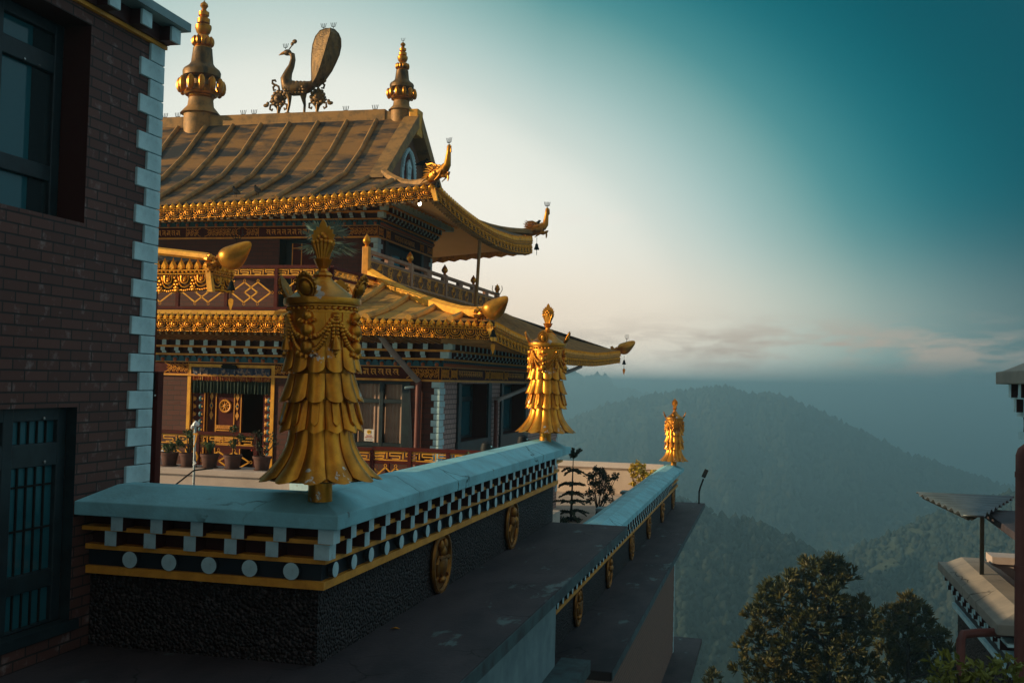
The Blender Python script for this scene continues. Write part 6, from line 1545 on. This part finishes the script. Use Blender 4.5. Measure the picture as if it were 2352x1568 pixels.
conifer((1.9,36.3,-20), 10, blobs_at(36, [(840,1010,.16),(770,1020,.2),(730,1010,.12),(880,1030,.2),(940,1060,.14),(700,1090,.2),(650,1080,.2),(800,1090,.3),(900,1100,.2),(580,1130,.18),(550,1120,.12),(640,1170,.28),(740,1180,.32),(850,1170,.28),(530,1190,.18),(470,1240,.12),(540,1260,.22),(640,1280,.34),(760,1290,.36),(880,1260,.34),(960,1230,.22),(1000,1200,.14),(1040,1250,.14),(980,1310,.3),(500,1340,.22),(440,1400,.14),(560,1390,.3),(680,1400,.38),(820,1400,.38),(950,1400,.34),(1050,1330,.2),(480,1460,.22),(420,1490,.16),(580,1500,.32),(720,1510,.36),(860,1510,.38),(1000,1500,.34),(640,1600,.4),(800,1620,.4),(960,1620,.4),(500,1570,.24)]),
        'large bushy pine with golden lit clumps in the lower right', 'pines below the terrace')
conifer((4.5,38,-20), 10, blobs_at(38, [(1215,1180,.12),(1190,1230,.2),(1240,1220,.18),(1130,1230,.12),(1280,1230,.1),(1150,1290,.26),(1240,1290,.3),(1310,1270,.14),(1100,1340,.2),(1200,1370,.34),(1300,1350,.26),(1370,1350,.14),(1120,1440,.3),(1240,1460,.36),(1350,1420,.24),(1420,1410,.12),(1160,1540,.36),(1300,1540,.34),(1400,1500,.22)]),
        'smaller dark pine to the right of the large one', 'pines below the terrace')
q = atf(1, 40, 2850, 2700)
conifer((q.x,40,-22), 8, [((q.x,40,q.z),.2),((q.x,40,q.z-.5),.4),((q.x,40,q.z-1.2),.6),((q.x,40,q.z-2.2),.8)], 'small dark treetop at the bottom edge below the far ledge', None)
# leafy shoots close to the camera
t = thing('leafy_shrub', (.62,3.5,-14), 'yellow-green leaf shoots close to the camera at the bottom right', 'shrub')
s = MB(); g = MB(); s.tube([(.75,3.6,-14),(.66,3.55,-4),(.62,3.5,-1.1)], [.08,.05,.015], 8)
for px, py in ((1350,1500),(1390,1470),(1440,1490),(1500,1500),(1560,1520),(1620,1490),(1690,1470),(1730,1490),(1480,1540),(1600,1550),(1700,1540),(1390,1550)):
    q = atf(1, 3.5+rv(.1), *c21(px,py)); s.tube([(.62,3.5,-1.1),((q.x+.62)/2,3.5,(q.z-1.1)/2-.02),q], [.008,.006,.003], 4)
    for k in range(46):
        u = random.uniform(-.02,.10); leaf_quad(g, (q.x+rv(.018), q.y+rv(.02), q.z-u), .030, .42, up=(0,0,.6))
build(s, 'stem', BARK, t); build(g, 'foliage', LEAFH, t)

# ------------------------------------------------------------ hills
def hill(name, pts, D, back, amp, ntree, tr, seed, frac=.45, zb=-130, ncol=150, label=None):
    rng = np.random.default_rng(seed); rows = []; nr = 44
    xs = [pts[0][0]+(pts[-1][0]-pts[0][0])*i/ncol for i in range(ncol+1)]
    for j in range(-6, nr+1):
        row = []
        for x in xs:
            y = interp(pts, x)+ 0.0; d = ray(x, y); h = math.hypot(d.x, d.y); ux, uy_ = d.x/h, d.y/h; zc = D*d.z/h
            tt = j/nr
            if tt >= 0: dist = D*(1-frac*tt); z = zc-(zc-zb)*tt**1.15
            else: dist = D*(1-tt*back); z = zc-(zc-zb)*(-tt)*3.5
            nn = noise.fractal(Vector((ux*dist/D*9+seed, uy_*dist/D*9, 0)), .8, 2.1, 5)
            gully = abs(noise.noise(Vector((x/70.0+seed, tt*1.5, seed))))
            z += (amp*nn-amp*1.6*(gully-.2)*min(1,abs(tt)*4))*min(1, abs(tt)*5+.12)
            row.append((ux*dist, uy_*dist, z))
        rows.append(row)
    mb = MB(); mb.grid(rows); o = structure(build(mb, name, HILLM, smooth=True))
    if not ntree: return
    # woods on the slope: one stuff object of many little crowns
    base = [(0,0,1),(.72,.0,.45),(.22,.68,.45),(-.58,.42,.45),(-.58,-.42,.45),(.22,-.68,.45),(.8,.26,-.2),(-.25,.8,-.2),(-.85,0,-.2),(-.25,-.8,-.2),(.7,-.5,-.2),(0,0,-.6)]
    B = np.array(base); T = [(0,1,2),(0,2,3),(0,3,4),(0,4,5),(0,5,1),(1,6,2),(2,6,7),(2,7,3),(3,7,8),(3,8,4),(4,8,9),(4,9,5),(5,9,10),(5,10,1),(1,10,6),(6,11,7),(7,11,8),(8,11,9),(9,11,10),(10,11,6)]
    Rr = np.array(rows); V = []; nR, nC = Rr.shape[:2]
    V = np.empty((ntree, 12, 3)); k = 0
    while k < ntree:
        fi = rng.random()**1.0*(nR-2); fj = rng.random()*(nC-2); i, j = int(fi), int(fj)
        if i < 4: continue
        p = Rr[i,j]*(1-(fi-i))*(1-(fj-j))+Rr[i+1,j]*(fi-i)*(1-(fj-j))+Rr[i,j+1]*(1-(fi-i))*(fj-j)+Rr[i+1,j+1]*(fi-i)*(fj-j)
        dn = noise.noise(Vector((p[0]/D*14+seed*3, p[1]/D*14, 5)))
        if dn < -.18 and rng.random() < .8: continue
        s = tr*(.45+1.5*rng.random()**2.2); a = rng.random()*6.28; c, sn = math.cos(a), math.sin(a); jt = 1+rng.uniform(-.22,.22,(12,1))
        q = B*jt*s; hgt = rng.uniform(.8,1.7)
        V[k,:,0] = p[0]+q[:,0]*c-q[:,1]*sn; V[k,:,1] = p[1]+q[:,0]*sn+q[:,1]*c; V[k,:,2] = p[2]+q[:,2]*hgt+s*.6; k += 1
    F = (np.array(T)[None]+np.arange(ntree)[:,None,None]*12).reshape(-1)
    me = bpy.data.meshes.new('woodland'); me.vertices.add(ntree*12); me.vertices.foreach_set('co', V.reshape(-1)); me.loops.add(len(F)); me.loops.foreach_set('vertex_index', F.astype(np.int32))
    npoly = len(F)//3; me.polygons.add(npoly); me.polygons.foreach_set('loop_start', np.arange(npoly, dtype=np.int32)*3); me.update(calc_edges=True); me.materials.append(FOREST)
    w_ = bpy.data.objects.new('woodland', me); COL.objects.link(w_); tag(w_, label, 'woodland', kind='stuff')
hill('far_hill', [(900,872),(1250,858),(1330,872),(1400,890),(1450,908),(1500,925),(1600,960),(1800,1010)], 1700, .3, 14, 7000, 5.5, 3, frac=.3, zb=-150, label='pale tree-fringed hill far off behind the middle banner')
hill('main_hill', [(1000,1010),(1280,985),(1380,945),(1460,920),(1530,907),(1600,901),(1650,895),(1690,900),(1715,915),(1780,915),(1850,937),(1950,985),(2050,1030),(2150,1072),(2250,1105),(2352,1142),(2500,1185)], 900, .3, 9, 42000, 1.7, 7, label='hazy wooded ridge across the middle distance')
hill('right_hill', [(1880,1330),(1930,1290),(2000,1248),(2100,1205),(2200,1168),(2300,1145),(2500,1120)], 380, .3, 5, 24000, .88, 11, frac=.5, label='wooded slope rising to the right behind the pines')
hill('spur', [(1300,1120),(1500,1140),(1600,1165),(1680,1195),(1750,1212),(1850,1262),(1950,1300),(2100,1370)], 330, .3, 5, 18000, .85, 17, frac=.5, label='dark wooded spur descending from behind the far ledge')
hill('distant_range', [(900,870),(1300,884),(1700,888),(2000,896),(2200,890),(2500,880)], 3600, .1, 20, 0, 9, 23, frac=.4, zb=-170, label='faintest distant wooded range on the horizon')
mb = MB(); n = 24
mb.grid([[(-4200+8400*i/n, -300+4700*j/n, -160-.0*j) for i in range(n+1)] for j in range(n+1)]); structure(build(mb, 'valley_ground', HILLM))
mb = MB(); mb.grid([[(-60,-40,-13),(60,-40,-13)],[(-60,45,-14),(60,45,-22)],[(-90,140,-62),(90,140,-62)],[(-140,260,-161),(140,260,-161)]]); structure(build(mb, 'near_slope', HILLM, smooth=True))
# haze
hz = bpy.data.materials.new('haze'); hz.use_nodes = True; tt = hz.node_tree; tt.nodes.remove(tt.nodes['Principled BSDF']); pv = tt.nodes.new('ShaderNodeVolumePrincipled')
pv.inputs['Color'].default_value = (.50,.79,.92,1); pv.inputs['Density'].default_value = .0016; pv.inputs['Anisotropy'].default_value = .72
tt.links.new(pv.outputs[0], tt.nodes['Material Output'].inputs['Volume'])
try: hz.cycles.homogeneous_volume = True
except Exception: pass
mb = MB(); mb.box(-4300,4300,-400,4500,-175,8.6); tag(build(mb, 'haze', hz), 'pale haze filling the valley', 'haze', kind='stuff')
